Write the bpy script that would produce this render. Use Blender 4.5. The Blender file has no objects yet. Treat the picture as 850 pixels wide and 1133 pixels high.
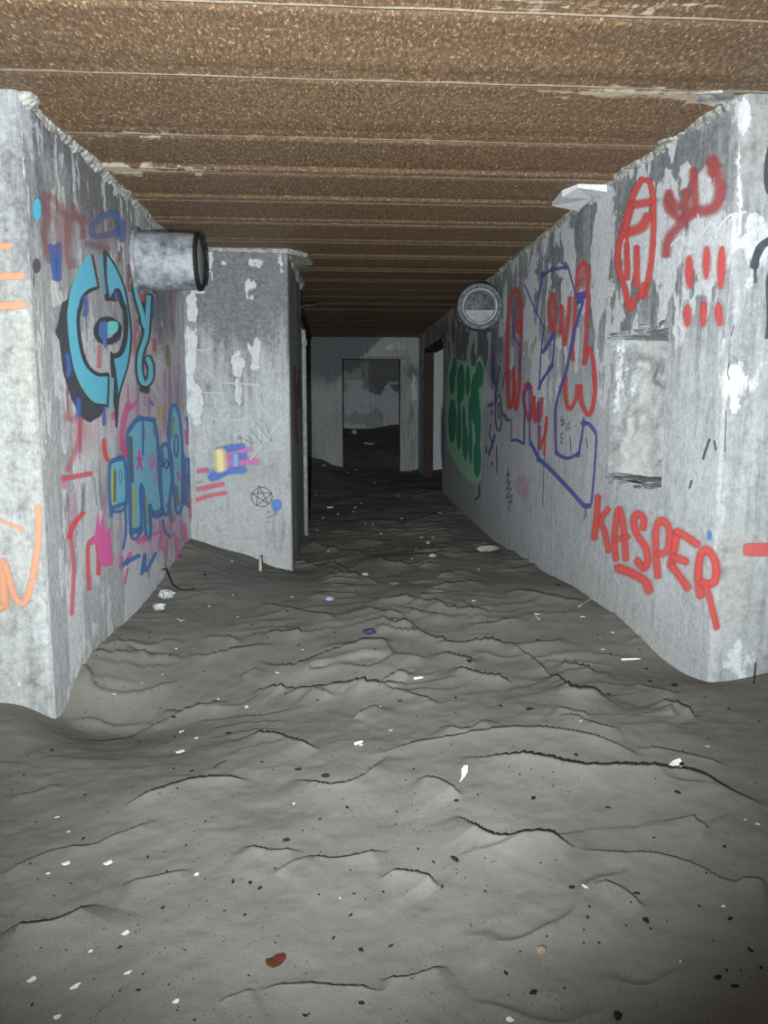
import bpy, bmesh, math, random
import numpy as np
from mathutils import Vector, geometry

random.seed(7)
rng = np.random.default_rng(7)
S = bpy.context.scene
C = S.collection

# ------------------------------------------------------------------ camera
F = 850.0
H = 1.25
VX, VY = 365.0, 455.0
PITCH = math.atan((566.5 - VY) / F)
YAW = math.atan((425 - VX) / (F / math.cos(PITCH)))
FW = np.array([math.sin(YAW) * math.cos(PITCH), math.cos(YAW) * math.cos(PITCH), -math.sin(PITCH)])
RT = np.array([math.cos(YAW), -math.sin(YAW), 0.0])
UP = np.cross(RT, FW)
EYE = np.array([0.0, 0.0, H])

cam_d = bpy.data.cameras.new('camera')
cam = bpy.data.objects.new('camera', cam_d)
C.objects.link(cam)
cam.location = EYE
cam.rotation_euler = (math.pi / 2 - PITCH, 0, -YAW)
cam_d.sensor_fit = 'HORIZONTAL'
cam_d.sensor_width = 36.0
cam_d.lens = 36.0 * F / 850.0
cam_d.clip_start = 0.02
S.camera = cam


def ray(px, py):
    px = np.asarray(px, float)[..., None]
    py = np.asarray(py, float)[..., None]
    return RT * (px - 425) / F + UP * (566.5 - py) / F + FW


def on_x(px, py, x):
    d = ray(px, py)
    return EYE + d * (np.asarray(x) / d[..., 0])[..., None]


def on_y(px, py, y):
    d = ray(px, py)
    return EYE + d * (np.asarray(y) / d[..., 1])[..., None]


def on_z(px, py, z):
    d = ray(px, py)
    return EYE + d * ((np.asarray(z) - H) / d[..., 2])[..., None]


def proj(P):
    q = np.asarray(P, float) - EYE
    dz = q @ FW
    dz = np.where(dz < 0.05, 0.05, dz)
    return 425 + F * (q @ RT) / dz, 566.5 - F * (q @ UP) / dz


# ------------------------------------------------------------------ noise (numpy)
def _h(ix, iy, seed):
    n = (ix.astype(np.int64) * 374761393 + iy.astype(np.int64) * 668265263 + seed * 974711) & 0x7fffffff
    n = ((n ^ (n >> 13)) * 1274126177) & 0x7fffffff
    n = n ^ (n >> 16)
    return (n & 0xffff) / 65535.0


def vnoise(x, y, seed=0):
    x = np.asarray(x, float)
    y = np.asarray(y, float)
    ix = np.floor(x)
    iy = np.floor(y)
    fx = x - ix
    fy = y - iy
    ux = fx * fx * fx * (fx * (fx * 6 - 15) + 10)
    uy = fy * fy * fy * (fy * (fy * 6 - 15) + 10)
    a = _h(ix, iy, seed)
    b = _h(ix + 1, iy, seed)
    c = _h(ix, iy + 1, seed)
    d = _h(ix + 1, iy + 1, seed)
    return (a + (b - a) * ux) * (1 - uy) + (c + (d - c) * ux) * uy


def fbm(x, y, seed=0, oct=4):
    s = 0
    a = 0.5
    t = 0
    for k in range(oct):
        s = s + a * vnoise(x * 2 ** k + 13.7 * k, y * 2 ** k - 7.3 * k, seed + k)
        t += a
        a *= 0.5
    return s / t


def sstep(e0, e1, x):
    t = np.clip((x - e0) / (e1 - e0), 0, 1)
    return t * t * (3 - 2 * t)


# ------------------------------------------------------------------ objects
def tag(o, label=None, cat=None, group=None, kind=None):
    if label:
        o['label'] = label
    if cat:
        o['category'] = cat
    if group:
        o['group'] = group
    if kind:
        o['kind'] = kind
    return o


def link(name, me, mat=None, parent=None, smooth=False):
    o = bpy.data.objects.new(name, me)
    C.objects.link(o)
    if mat is not None:
        me.materials.append(mat)
    if parent is not None:
        o.parent = parent
    if smooth:
        me.polygons.foreach_set('use_smooth', [True] * len(me.polygons))
    return o


def mesh_np(name, V, quads):
    me = bpy.data.meshes.new(name)
    V = np.asarray(V, np.float32)
    quads = np.asarray(quads, np.int32)
    k = quads.shape[1]
    me.vertices.add(len(V))
    me.vertices.foreach_set('co', V.ravel())
    me.loops.add(quads.size)
    me.loops.foreach_set('vertex_index', quads.ravel())
    me.polygons.add(len(quads))
    me.polygons.foreach_set('loop_start', np.arange(0, quads.size, k, dtype=np.int32))
    me.update(calc_edges=True)
    return me


def set_col(me, name, arr):
    a = me.attributes.new(name, 'FLOAT_COLOR', 'POINT')
    a.data.foreach_set('color', np.asarray(arr, np.float32).ravel())


def grid_quads(nr, nc, flip=False):
    i = np.arange(nr - 1)[:, None] * nc + np.arange(nc - 1)[None, :]
    q = np.stack([i, i + 1, i + nc + 1, i + nc], -1).reshape(-1, 4)
    return q[:, ::-1] if flip else q


def from_bm(name, bm, mat, parent=None, smooth=False):
    bmesh.ops.recalc_face_normals(bm, faces=bm.faces)
    me = bpy.data.meshes.new(name)
    bm.to_mesh(me)
    bm.free()
    return link(name, me, mat, parent, smooth)


def empty(name, loc, rz=0.0):
    o = bpy.data.objects.new(name, None)
    C.objects.link(o)
    o.location = loc
    o.rotation_euler = (0, 0, rz)
    o.empty_display_size = 0.1
    return o


# ------------------------------------------------------------------ materials
def lin(r, g, b):
    f = lambda c: (c / 255) / 12.92 if c / 255 <= 0.04045 else ((c / 255 + 0.055) / 1.055) ** 2.4
    return (f(r), f(g), f(b))


def lin4(r, g, b):
    return lin(r, g, b) + (1.0,)


class NT:
    def __init__(s, name):
        s.m = bpy.data.materials.new(name)
        s.m.use_nodes = True
        s.t = s.m.node_tree
        s.b = s.t.nodes['Principled BSDF']
        s.co = None

    def n(s, typ, **kw):
        nd = s.t.nodes.new(typ)
        for k, v in kw.items():
            setattr(nd, k, v)
        return nd

    def l(s, a, b):
        s.t.links.new(a, b)

    def coord(s):
        if s.co is None:
            s.co = s.n('ShaderNodeTexCoord').outputs['Object']
        return s.co

    def noise(s, scale, detail=5, rough=0.6, stretch=None, distort=0.0):
        src = s.coord()
        if stretch:
            mp = s.n('ShaderNodeMapping')
            mp.inputs['Scale'].default_value = stretch
            s.l(src, mp.inputs['Vector'])
            src = mp.outputs['Vector']
        nd = s.n('ShaderNodeTexNoise')
        nd.inputs['Scale'].default_value = scale
        nd.inputs['Detail'].default_value = detail
        nd.inputs['Roughness'].default_value = rough
        nd.inputs['Distortion'].default_value = distort
        s.l(src, nd.inputs['Vector'])
        return nd.outputs['Fac']

    def ramp(s, fac, stops):
        r = s.n('ShaderNodeValToRGB')
        e = r.color_ramp.elements
        while len(e) < len(stops):
            e.new(0.5)
        for i, (p, c) in enumerate(stops):
            e[i].position = p
            e[i].color = c if len(c) == 4 else tuple(c) + (1.0,)
        s.l(fac, r.inputs['Fac'])
        return r.outputs['Color']

    def math(s, op, a, b=None, clamp=False):
        m = s.n('ShaderNodeMath', operation=op, use_clamp=clamp)
        for i, v in enumerate((a, b)):
            if v is None:
                continue
            if hasattr(v, 'links'):
                s.l(v, m.inputs[i])
            else:
                m.inputs[i].default_value = v
        return m.outputs[0]

    def mix(s, fac, a, b, mode='MIX'):
        m = s.n('ShaderNodeMix', data_type='RGBA', blend_type=mode)
        for sock, v in ((m.inputs[0], fac), (m.inputs[6], a), (m.inputs[7], b)):
            if hasattr(v, 'links'):
                s.l(v, sock)
            elif isinstance(v, (int, float)):
                sock.default_value = v
            else:
                sock.default_value = v if len(v) == 4 else tuple(v) + (1.0,)
        return m.outputs[2]

    def bump(s, h, strength, dist):
        b = s.n('ShaderNodeBump')
        b.inputs['Strength'].default_value = strength
        b.inputs['Distance'].default_value = dist
        s.l(h, b.inputs['Height'])
        s.l(b.outputs['Normal'], s.b.inputs['Normal'])

    def base(s, c, rough=0.8, spec=0.3, metal=0.0):
        if hasattr(c, 'links'):
            s.l(c, s.b.inputs['Base Color'])
        else:
            s.b.inputs['Base Color'].default_value = c if len(c) == 4 else tuple(c) + (1.0,)
        s.b.inputs['Roughness'].default_value = rough
        s.b.inputs['Specular IOR Level'].default_value = spec
        s.b.inputs['Metallic'].default_value = metal


def mat_concrete(name='concrete'):
    n = NT(name)
    at = n.n('ShaderNodeAttribute', attribute_name='stain')
    sep = n.n('ShaderNodeSeparateColor')
    n.l(at.outputs['Color'], sep.inputs[0])
    big = n.noise(1.6, 6, 0.65)
    streak = n.noise(5.0, 6, 0.7, stretch=(1.0, 1.0, 0.14), distort=0.3)
    fine = n.noise(38, 6, 0.7)
    mott = n.noise(11, 7, 0.72, distort=0.6)
    col = n.ramp(big, [(0.3, lin4(172, 178, 182)), (0.5, lin4(194, 202, 209)), (0.7, lin4(208, 215, 226))])
    col = n.mix(n.math('MULTIPLY', streak, 0.55), col, n.ramp(streak, [(0.35, lin4(126, 130, 134)), (0.62, lin4(216, 221, 226))]))
    col = n.mix(0.35, col, n.ramp(mott, [(0.35, lin4(112, 115, 116)), (0.55, lin4(208, 212, 214))]))
    drip = n.noise(17, 6, 0.75, stretch=(1.0, 1.0, 0.09), distort=0.2)
    col = n.mix(n.ramp(drip, [(0.5, (0, 0, 0)), (0.68, (0.55, 0.55, 0.55))]), col, lin4(112, 116, 122))
    # warm / greenish dirt
    d = n.math('MULTIPLY', sep.outputs[2], n.math('MULTIPLY', mott, 1.5, True))
    col = n.mix(d, col, lin4(142, 144, 132))
    # soot
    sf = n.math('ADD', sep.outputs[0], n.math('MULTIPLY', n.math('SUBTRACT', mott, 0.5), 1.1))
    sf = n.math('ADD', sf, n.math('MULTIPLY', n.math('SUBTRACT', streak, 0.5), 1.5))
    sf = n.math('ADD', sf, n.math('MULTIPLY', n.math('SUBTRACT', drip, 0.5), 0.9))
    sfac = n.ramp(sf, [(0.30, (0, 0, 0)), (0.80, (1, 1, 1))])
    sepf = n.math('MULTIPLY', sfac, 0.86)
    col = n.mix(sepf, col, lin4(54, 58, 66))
    # pale bare patches
    wf = n.math('ADD', sep.outputs[1], n.math('MULTIPLY', n.math('SUBTRACT', mott, 0.5), 0.9))
    wf = n.math('ADD', wf, n.math('MULTIPLY', n.math('SUBTRACT', drip, 0.5), -0.7))
    wfac = n.ramp(wf, [(0.42, (0, 0, 0)), (0.52, (1, 1, 1))])
    col = n.mix(n.math('MULTIPLY', wfac, 0.85), col, n.ramp(fine, [(0.3, lin4(208, 214, 217)), (0.7, lin4(234, 239, 243))]))
    # pits and scratches
    pit = n.noise(70, 3, 0.5)
    pf = n.ramp(pit, [(0.27, (1, 1, 1)), (0.34, (0, 0, 0))])
    col = n.mix(n.math('MULTIPLY', pf, 0.6), col, lin4(80, 82, 84))
    col = n.mix(0.25, col, n.ramp(fine, [(0.3, lin4(120, 122, 124)), (0.7, lin4(235, 238, 240))]))
    n.base(col, 0.75, 0.25)
    hgt = n.math('ADD', n.math('MULTIPLY', mott, 0.8), n.math('MULTIPLY', fine, 0.35))
    hgt = n.math('SUBTRACT', hgt, n.math('MULTIPLY', wfac, 0.15))
    n.bump(hgt, 0.55, 0.02)
    return n.m


def mat_sand():
    n = NT('grey_sand')
    a = n.noise(2.2, 5, 0.6)
    g = n.noise(420, 3, 0.7)
    s_ = n.noise(60, 5, 0.7)
    col = n.ramp(a, [(0.3, lin4(105, 105, 99)), (0.7, lin4(123, 123, 117))])
    col = n.mix(0.35, col, n.ramp(g, [(0.3, lin4(63, 64, 59)), (0.7, lin4(160, 159, 151))]))
    col = n.mix(n.ramp(s_, [(0.62, (0, 0, 0)), (0.75, (0.5, 0.5, 0.5))]), col, lin4(80, 78, 74))
    n.base(col, 0.92, 0.15)
    n.bump(n.math('ADD', n.math('MULTIPLY', g, 0.25), s_), 0.35, 0.006)
    return n.m


def mat_rust():
    n = NT('rusty_steel')
    at = n.n('ShaderNodeAttribute', attribute_name='stain')
    sep = n.n('ShaderNodeSeparateColor')
    n.l(at.outputs['Color'], sep.inputs[0])
    g = n.noise(62, 7, 0.8, stretch=(1.0, 0.42, 1.0))
    g2 = n.noise(80, 4, 0.7, stretch=(1.0, 0.42, 1.0))
    a = n.noise(1.3, 5, 0.6)
    st = n.noise(4, 5, 0.7, stretch=(0.12, 2.0, 1.0))
    col = n.ramp(a, [(0.3, lin4(105, 85, 66)), (0.7, lin4(124, 103, 79))])
    col = n.mix(0.72, col, n.ramp(g, [(0.40, lin4(54, 40, 30)), (0.52, lin4(116, 92, 70)), (0.66, lin4(182, 155, 118))]))
    col = n.mix(0.22, col, n.ramp(st, [(0.3, lin4(98, 74, 56)), (0.7, lin4(151, 123, 93))]))
    col = n.mix(n.ramp(g2, [(0.58, (0, 0, 0)), (0.64, (0.9, 0.9, 0.9))]), col, lin4(202, 173, 128))
    # darker bands along the grooves and flange lips
    col = n.mix(n.math('MULTIPLY', sep.outputs[0], 0.8), col, lin4(48, 34, 27))
    # pale mineral crust along the flange edges
    cr = n.noise(16, 6, 0.75, stretch=(0.35, 2.2, 1.0))
    f = n.math('ADD', sep.outputs[1], n.math('MULTIPLY', n.math('SUBTRACT', cr, 0.5), 1.8))
    ff = n.ramp(f, [(0.40, (0, 0, 0)), (0.52, (1, 1, 1))])
    col = n.mix(n.math('MULTIPLY', ff, 0.9), col, n.ramp(g, [(0.3, lin4(165, 149, 122)), (0.7, lin4(207, 195, 178))]))
    n.base(col, 0.6, 0.35, 0.0)
    n.bump(n.math('ADD', n.math('MULTIPLY', g, 0.8), n.math('MULTIPLY', ff, 0.6)), 0.6, 0.008)
    return n.m


def mat_paint():
    n = NT('spray_paint')
    at = n.n('ShaderNodeAttribute', attribute_name='paint')
    m = n.noise(26, 6, 0.7)
    col = n.mix(n.math('MULTIPLY', m, 0.22), at.outputs['Color'], lin4(190, 195, 200))
    n.base(col, 0.6, 0.3)
    w = n.ramp(n.noise(60, 5, 0.75), [(0.3, (0.55, 0.55, 0.55)), (0.45, (1, 1, 1))])
    n.l(n.math('MULTIPLY', at.outputs['Alpha'], w, True), n.b.inputs['Alpha'])
    return n.m


def mat_simple(name, c1, c2, scale=20, rough=0.7, spec=0.3, bump=0.3, metal=0.0, detail=5, dist=0.004):
    n = NT(name)
    a = n.noise(scale, detail, 0.7)
    n.base(n.ramp(a, [(0.35, c1 + (1,)), (0.65, c2 + (1,))]), rough, spec, metal)
    n.bump(a, bump, dist)
    return n.m


M_conc = mat_concrete()
M_sand = mat_sand()
M_rust = mat_rust()
M_paint = mat_paint()
M_mortar = mat_simple('crumbling_mortar', lin(112, 113, 110), lin(200, 200, 192), 24, 0.9, 0.2, 0.9, dist=0.02)
M_frame = mat_simple('rusty_frame', lin(52, 42, 38), lin(84, 66, 56), 30, 0.7, 0.3, 0.5)
M_duct = mat_simple('flaking_grey_paint', lin(84, 89, 97), lin(166, 172, 176), 9, 0.6, 0.35, 0.6)
M_ductpale = mat_simple('pale_grey_paint', lin(120, 126, 130), lin(160, 166, 170), 10, 0.55, 0.35, 0.3)
M_duct_dark = mat_simple('dark_duct_metal', lin(30, 32, 36), lin(96, 100, 106), 12, 0.7, 0.3, 0.4)  # darker metal for the plate inside the duct mouth
M_ring = mat_simple('grimy_ring', lin(62, 66, 72), lin(124, 130, 135), 26, 0.65, 0.3, 0.6)
M_rubber = mat_simple('black_rubber', lin(20, 20, 22), lin(34, 34, 36), 30, 0.7, 0.3, 0.2)
M_pipe = mat_simple('dusty_pipe', lin(120, 128, 126), lin(176, 182, 180), 18, 0.6, 0.3, 0.4)
M_char = mat_simple('charred_bits', lin(22, 22, 23), lin(48, 46, 44), 60, 0.85, 0.2, 0.5)
M_white = mat_simple('white_scrap', lin(205, 210, 212), lin(238, 240, 242), 30, 0.6, 0.4, 0.2)
M_pale = mat_simple('pale_stone', lin(140, 140, 134), lin(196, 196, 188), 40, 0.85, 0.2, 0.6)
M_brown = mat_simple('brown_shard', lin(62, 30, 18), lin(108, 54, 34), 30, 0.5, 0.4, 0.4)
M_twig = mat_simple('dark_twig', lin(26, 24, 22), lin(58, 52, 46), 50, 0.85, 0.2, 0.6)
M_wood = mat_simple('pale_wood', lin(150, 146, 134), lin(190, 186, 172), 30, 0.8, 0.2, 0.3)
M_blue = mat_simple('blue_plastic', lin(60, 66, 140), lin(190, 196, 215), 70, 0.5, 0.4, 0.2)
M_navy = mat_simple('navy_wrapper', lin(22, 22, 36), lin(80, 78, 110), 60, 0.4, 0.5, 0.5)
M_film = mat_simple('crumpled_film', lin(130, 136, 138), lin(220, 224, 226), 45, 0.3, 0.5, 0.8, dist=0.01)
M_grit = mat_simple('dark_grit', lin(30, 29, 28), lin(70, 68, 64), 90, 0.9, 0.2, 0.3)
M_tan = mat_simple('tan_pebble', lin(120, 106, 80), lin(176, 160, 128), 50, 0.8, 0.2, 0.4)

# ------------------------------------------------------------------ place: plan of the corridor
ZC = 2.71
YL, YR = 3.85, 3.67       # the two near corners
YP = 7.3                   # front of the pillar
YPE = 9.2                  # rear of the pillar
YF = 15.6                  # far wall
YB = 19.4                  # back wall of the far room


def g_r(y):
    return 1.79 + 0.16 * np.exp(-(np.maximum(y, 3.0) - 3.6) / 0.9)


def g_l(y):
    return -1.415 + 0.095 * (np.asarray(y, float) - 3.85) / 3.45


def hit_right(px, py, off=0.0):
    x = np.full(np.shape(px), 1.85)
    for _ in range(12):
        P = on_x(px, py, x)
        x = g_r(P[..., 1])
    P = on_x(px, py, x)
    sl = 0.16 / 0.9 * np.exp(-(np.maximum(P[..., 1], 3.0) - 3.6) / 0.9)
    nx = np.stack([-np.ones_like(sl), -sl, np.zeros_like(sl)], -1)
    nx /= np.linalg.norm(nx, axis=-1)[..., None]
    return P + nx * np.asarray(off)[..., None]


def hit_left(px, py, off=0.0):
    x = np.full(np.shape(px), -1.38)
    for _ in range(12):
        P = on_x(px, py, x)
        x = g_l(P[..., 1])
    P = on_x(px, py, x)
    P[..., 0] += off
    return P


def hit_face(y):
    def f(px, py, off=0.0):
        P = on_y(px, py, y)
        P[..., 1] -= off
        return P
    return f


PA, PB = np.array([-0.37, YP]), np.array([-0.32, YPE])


def hit_pside(px, py, off=0.0):
    d = ray(px, py)
    e = PB - PA
    nn = np.array([e[1], -e[0]]) / np.hypot(*e)
    t = (PA @ nn) / (d[..., 0] * nn[0] + d[..., 1] * nn[1])
    P = EYE + d * t[..., None]
    P[..., 0] += nn[0] * off
    P[..., 1] += nn[1] * off
    return P


hit_pfront = hit_face(YP)
hit_nl = hit_face(YL)
hit_nr = hit_face(YR)
hit_far = hit_face(YF)

# ------------------------------------------------------------------ sand floor
anch = []
for px, py in ((787, 755), (760, 745), (700, 700), (650, 660), (600, 632), (550, 601), (520, 575), (490, 545)):
    anch.append(hit_right(px, py))
for px, py in ((66, 790), (82, 760), (100, 730), (140, 688), (180, 640), (214, 598)):
    anch.append(hit_left(px, py))
for px, py in ((216, 598), (250, 610), (285, 621), (320, 632)):
    anch.append(hit_pfront(px, py))
anch.append(hit_pside(331, 612))
for px, py in ((352, 508), (374, 516), (395, 520), (430, 522), (455, 520)):
    anch.append(hit_far(px, py))
for px, py in ((380, 474), (410, 474), (440, 470)):
    anch.append(on_y(px, py, YB))
for px, py in ((0, 778), (35, 783)):
    anch.append(hit_nl(px, py))
for px, py in ((815, 752), (850, 744)):
    anch.append(hit_nr(px, py))
for p in ((0, 1.2, -.15), (0, 0, -.15), (-1, 2, -.18), (1, 2, -.14), (-4, 2, -.2), (4, 2, -.1), (-4, -1, -.2), (4, -1, -.15),
          (0.1, 3.2, -.18), (0.2, 5, -.13), (0.6, 7.2, -.14), (0.7, 9.5, -.16), (0.7, 12.5, -.08), (-1.2, 12, -.2), (-1.4, 9.8, -.3),
          (3, 15, 0.1), (2.6, 13, 0.0), (-4.5, 3.8, -.25), (4.5, 3.6, -.08), (-0.5, YB, .75), (2.5, YB, .8)):
    anch.append(np.array(p))
anch = np.array(anch)
AX = anch[:, :2]
_r = np.hypot(AX[:, None, 0] - AX[None, :, 0], AX[:, None, 1] - AX[None, :, 1])
_K = np.sqrt(_r ** 2 + 0.35 ** 2)
_n = len(AX)
_M = np.zeros((_n + 1, _n + 1))
_M[:_n, :_n] = _K + np.eye(_n) * 0.0
_M[:_n, _n] = 1
_M[_n, :_n] = 1
_w = np.linalg.solve(_M, np.concatenate([anch[:, 2], [0]]))


def base_z(x, y):
    x = np.asarray(x, float)
    y = np.asarray(y, float)
    z = np.full(x.shape, _w[_n])
    for i in range(_n):
        z = z + _w[i] * np.sqrt((x - AX[i, 0]) ** 2 + (y - AX[i, 1]) ** 2 + 0.35 ** 2)
    return np.clip(z, -0.6, 1.2)


def ground(px, py):
    """point of the smooth sand under a direction of view"""
    z = np.full(np.shape(px), -0.12)
    for _ in range(14):
        P = on_z(px, py, z)
        z = 0.5 * z + 0.5 * base_z(P[..., 0], np.clip(P[..., 1], 0, 20))
    return on_z(px, py, z)


def crop(x0, y0, s):
    return lambda pts: [(x0 + p[0] / s, y0 + p[1] / s) for p in pts]


A1 = crop(140, 560, 2.361)
A2 = crop(480, 580, 2.297)
A3 = crop(0, 760, 1.977)
A4 = crop(420, 760, 1.977)
A5 = crop(340, 480, 5.3125)
crests = []


def cr(c, pts, a):
    crests.append((c(pts), a))


for pts, a in ((((270, 270), (350, 250), (430, 222), (550, 203)), .035), (((530, 118), (600, 115), (650, 128), (700, 138)), .03),
               (((640, 200), (720, 222), (790, 205), (850, 150)), .026), (((0, 545), (90, 545), (160, 520), (210, 480)), .035),
               (((150, 355), (200, 355), (250, 335), (350, 300)), .014), (((180, 120), (260, 125), (330, 95), (420, 60), (510, 38)), .016),
               (((530, 350), (590, 362), (660, 352)), .018), (((660, 365), (740, 370), (850, 350)), .02), (((270, 435), (330, 430), (420, 405)), .015),
               (((560, 660), (700, 655), (850, 660)), .018), (((560, 8), (620, 10), (760, 5), (850, 0)), .03), (((600, 410), (640, 385), (680, 365)), .012),
               (((20, 245), (80, 235), (130, 215)), .012), (((0, 420), (120, 370), (200, 360)), .014), (((480, 690), (560, 660)), .012)):
    cr(A3, pts, a)
for pts, a in ((((180, 160), (230, 168), (350, 176), (440, 195), (520, 195), (590, 203), (680, 208), (760, 240), (850, 265)), .05),
               (((0, 145), (60, 130), (130, 122), (190, 115), (300, 103), (370, 103), (500, 125), (580, 150)), .026),
               (((170, 285), (220, 335), (270, 352), (360, 345), (430, 358)), .04), (((430, 358), (520, 370), (600, 372), (700, 400), (760, 430), (850, 435)), .016),
               (((0, 410), (50, 405), (100, 415), (130, 435)), .026), (((80, 205), (130, 215), (180, 245)), .022), (((470, 435), (530, 450), (580, 480)), .018),
               (((400, 5), (430, 22), (480, 15)), .03), (((390, 70), (430, 75), (490, 95), (530, 95)), .02), (((140, 85), (190, 98), (240, 75)), .022),
               (((620, 30), (660, 50), (690, 60)), .02), (((0, 630), (60, 635), (150, 600)), .02), (((0, 5), (60, 20), (130, 35)), .024),
               (((680, 290), (700, 310), (720, 318)), .02), (((560, 130), (640, 140), (760, 170)), .018), (((780, 425), (850, 438)), .02)):
    cr(A4, pts, a)
for pts, a in ((((340, 405), (400, 425), (450, 425), (520, 395), (600, 375), (700, 362)), .035), (((90, 535), (150, 548), (220, 525), (270, 515)), .028),
               (((155, 380), (210, 388), (270, 375), (390, 365)), .028), (((580, 480), (660, 478), (730, 465)), .035), (((660, 295), (690, 312), (750, 315)), .035),
               (((620, 265), (650, 280), (720, 282)), .03), (((630, 245), (700, 250), (760, 245), (850, 235)), .025), (((350, 250), (420, 270), (520, 290), (560, 305)), .025),
               (((200, 340), (260, 338), (300, 350)), .025), (((360, 335), (470, 340)), .025), (((440, 140), (500, 165), (600, 185), (680, 210)), .025),
               (((660, 140), (700, 155), (760, 150), (830, 130)), .03), (((740, 320), (790, 350), (850, 355)), .035), (((590, 550), (660, 520)), .022),
               (((330, 490), (400, 485), (420, 490)), .022), (((465, 97), (520, 105), (560, 120), (640, 125)), .03), (((300, 445), (340, 425)), .02),
               (((0, 375), (40, 385), (60, 400)), .02), (((130, 215), (180, 225), (240, 220)), .02), (((690, 440), (740, 448)), .025), (((480, 490), (540, 500)), .02)):
    cr(A1, pts, a)
for pts, a in ((((0, 310), (90, 303), (150, 308), (190, 312)), .028), (((10, 330), (60, 345), (110, 352)), .03), (((50, 370), (110, 390), (200, 400)), .038),
               (((280, 385), (320, 400), (350, 438), (400, 440), (440, 430)), .04), (((310, 355), (360, 358), (415, 368)), .03),
               (((180, 175), (250, 185), (330, 200), (390, 195)), .035), (((80, 258), (150, 255), (230, 245)), .025), (((0, 205), (40, 225), (140, 222)), .035),
               (((570, 450), (620, 470), (670, 485)), .025), (((500, 405), (560, 420), (620, 430)), .016), (((0, 140), (90, 120)), .025),
               (((300, 475), (400, 490)), .02), (((0, 165), (60, 158), (130, 150)), .025), (((190, 310), (250, 345), (300, 385)), .025), (((600, 470), (610, 490)), .015)):
    cr(A2, pts, a * 1.1)
for pts, a in ((((0, 640), (60, 660), (110, 680), (200, 690)), .035), (((390, 735), (430, 745), (480, 775), (600, 775)), .035), (((240, 635), (340, 632), (460, 638)), .035),
               (((270, 510), (330, 520), (480, 520), (560, 515)), .04), (((120, 760), (200, 800), (260, 825)), .03), (((560, 540), (680, 505), (790, 480)), .04),
               (((600, 380), (700, 355), (790, 335)), .04), (((60, 350), (200, 370), (320, 380)), .03), (((620, 715), (720, 715)), .03), (((650, 785), (750, 765)), .03),
               (((130, 575), (330, 575)), .03), (((440, 460), (600, 430)), .03), (((60, 290), (330, 300)), .03), (((250, 240), (420, 235)), .03)):
    cr(A5, pts, a)


def smooth_line(pts, step):
    """Catmull-Rom through points, about one sample per step"""
    P = [np.array(p, float) for p in pts]
    if len(P) == 2:
        n = max(2, int(np.hypot(*(P[1] - P[0])) / step) + 1)
        return np.array([P[0] + (P[1] - P[0]) * t for t in np.linspace(0, 1, n)])
    P = [2 * P[0] - P[1]] + P + [2 * P[-1] - P[-2]]
    out = []
    for i in range(1, len(P) - 2):
        n = max(2, int(np.hypot(*(P[i + 1] - P[i])) / step) + 1)
        for t in np.linspace(0, 1, n, endpoint=False):
            a, b, c, d = P[i - 1:i + 3]
            out.append(0.5 * (2 * b + (c - a) * t + (2 * a - 5 * b + 4 * c - d) * t * t + (3 * b - a - 3 * c + d) * t ** 3))
    out.append(P[-2])
    return np.array(out)


crest_w = []
for pts, a in crests:
    L = smooth_line(pts, 3.0)
    crest_w.append((ground(L[:, 0], L[:, 1])[:, :2], a))


def ripple_z(x, y):
    """wind ripples and trodden hollows with sharp lee edges"""
    w1 = fbm(x * 1.1, y * 1.5, 11, 3)
    w2 = fbm(x * 2.6 + 5, y * 3.0, 21, 2)
    ph = y / 0.30 + 3.4 * w1 + 1.0 * w2 + 0.25 * x
    t = ph - np.floor(ph)
    saw = np.where(t < 0.88, t / 0.88, (1 - t) / 0.12)
    saw = saw ** 2.2
    am = sstep(0.50, 0.68, fbm(x * 1.7 + 9, y * 1.2, 31, 2)) * 0.030 * (0.35 + 0.65 * sstep(2.5, 4.5, y)) * (1 - 0.4 * sstep(9, 13, y))
    ph2 = y / 0.17 + 3.0 * fbm(x * 1.6 + 30, y * 1.9, 51, 3) - 0.2 * x
    t2 = ph2 - np.floor(ph2)
    am2 = sstep(0.5, 0.7, fbm(x * 2.3 + 19, y * 1.6, 61, 2)) * 0.012 * sstep(2.6, 4.2, y)
    z = am * saw + am2 * t2 ** 2
    z = z + 0.045 * (fbm(x * 1.3, y * 1.3, 41, 2) - 0.5) + 0.016 * (fbm(x * 4.2 + 3, y * 4.2, 43, 2) - 0.5) + 0.006 * (fbm(x * 16, y * 16, 47, 2) - 0.5)
    return z


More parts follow.
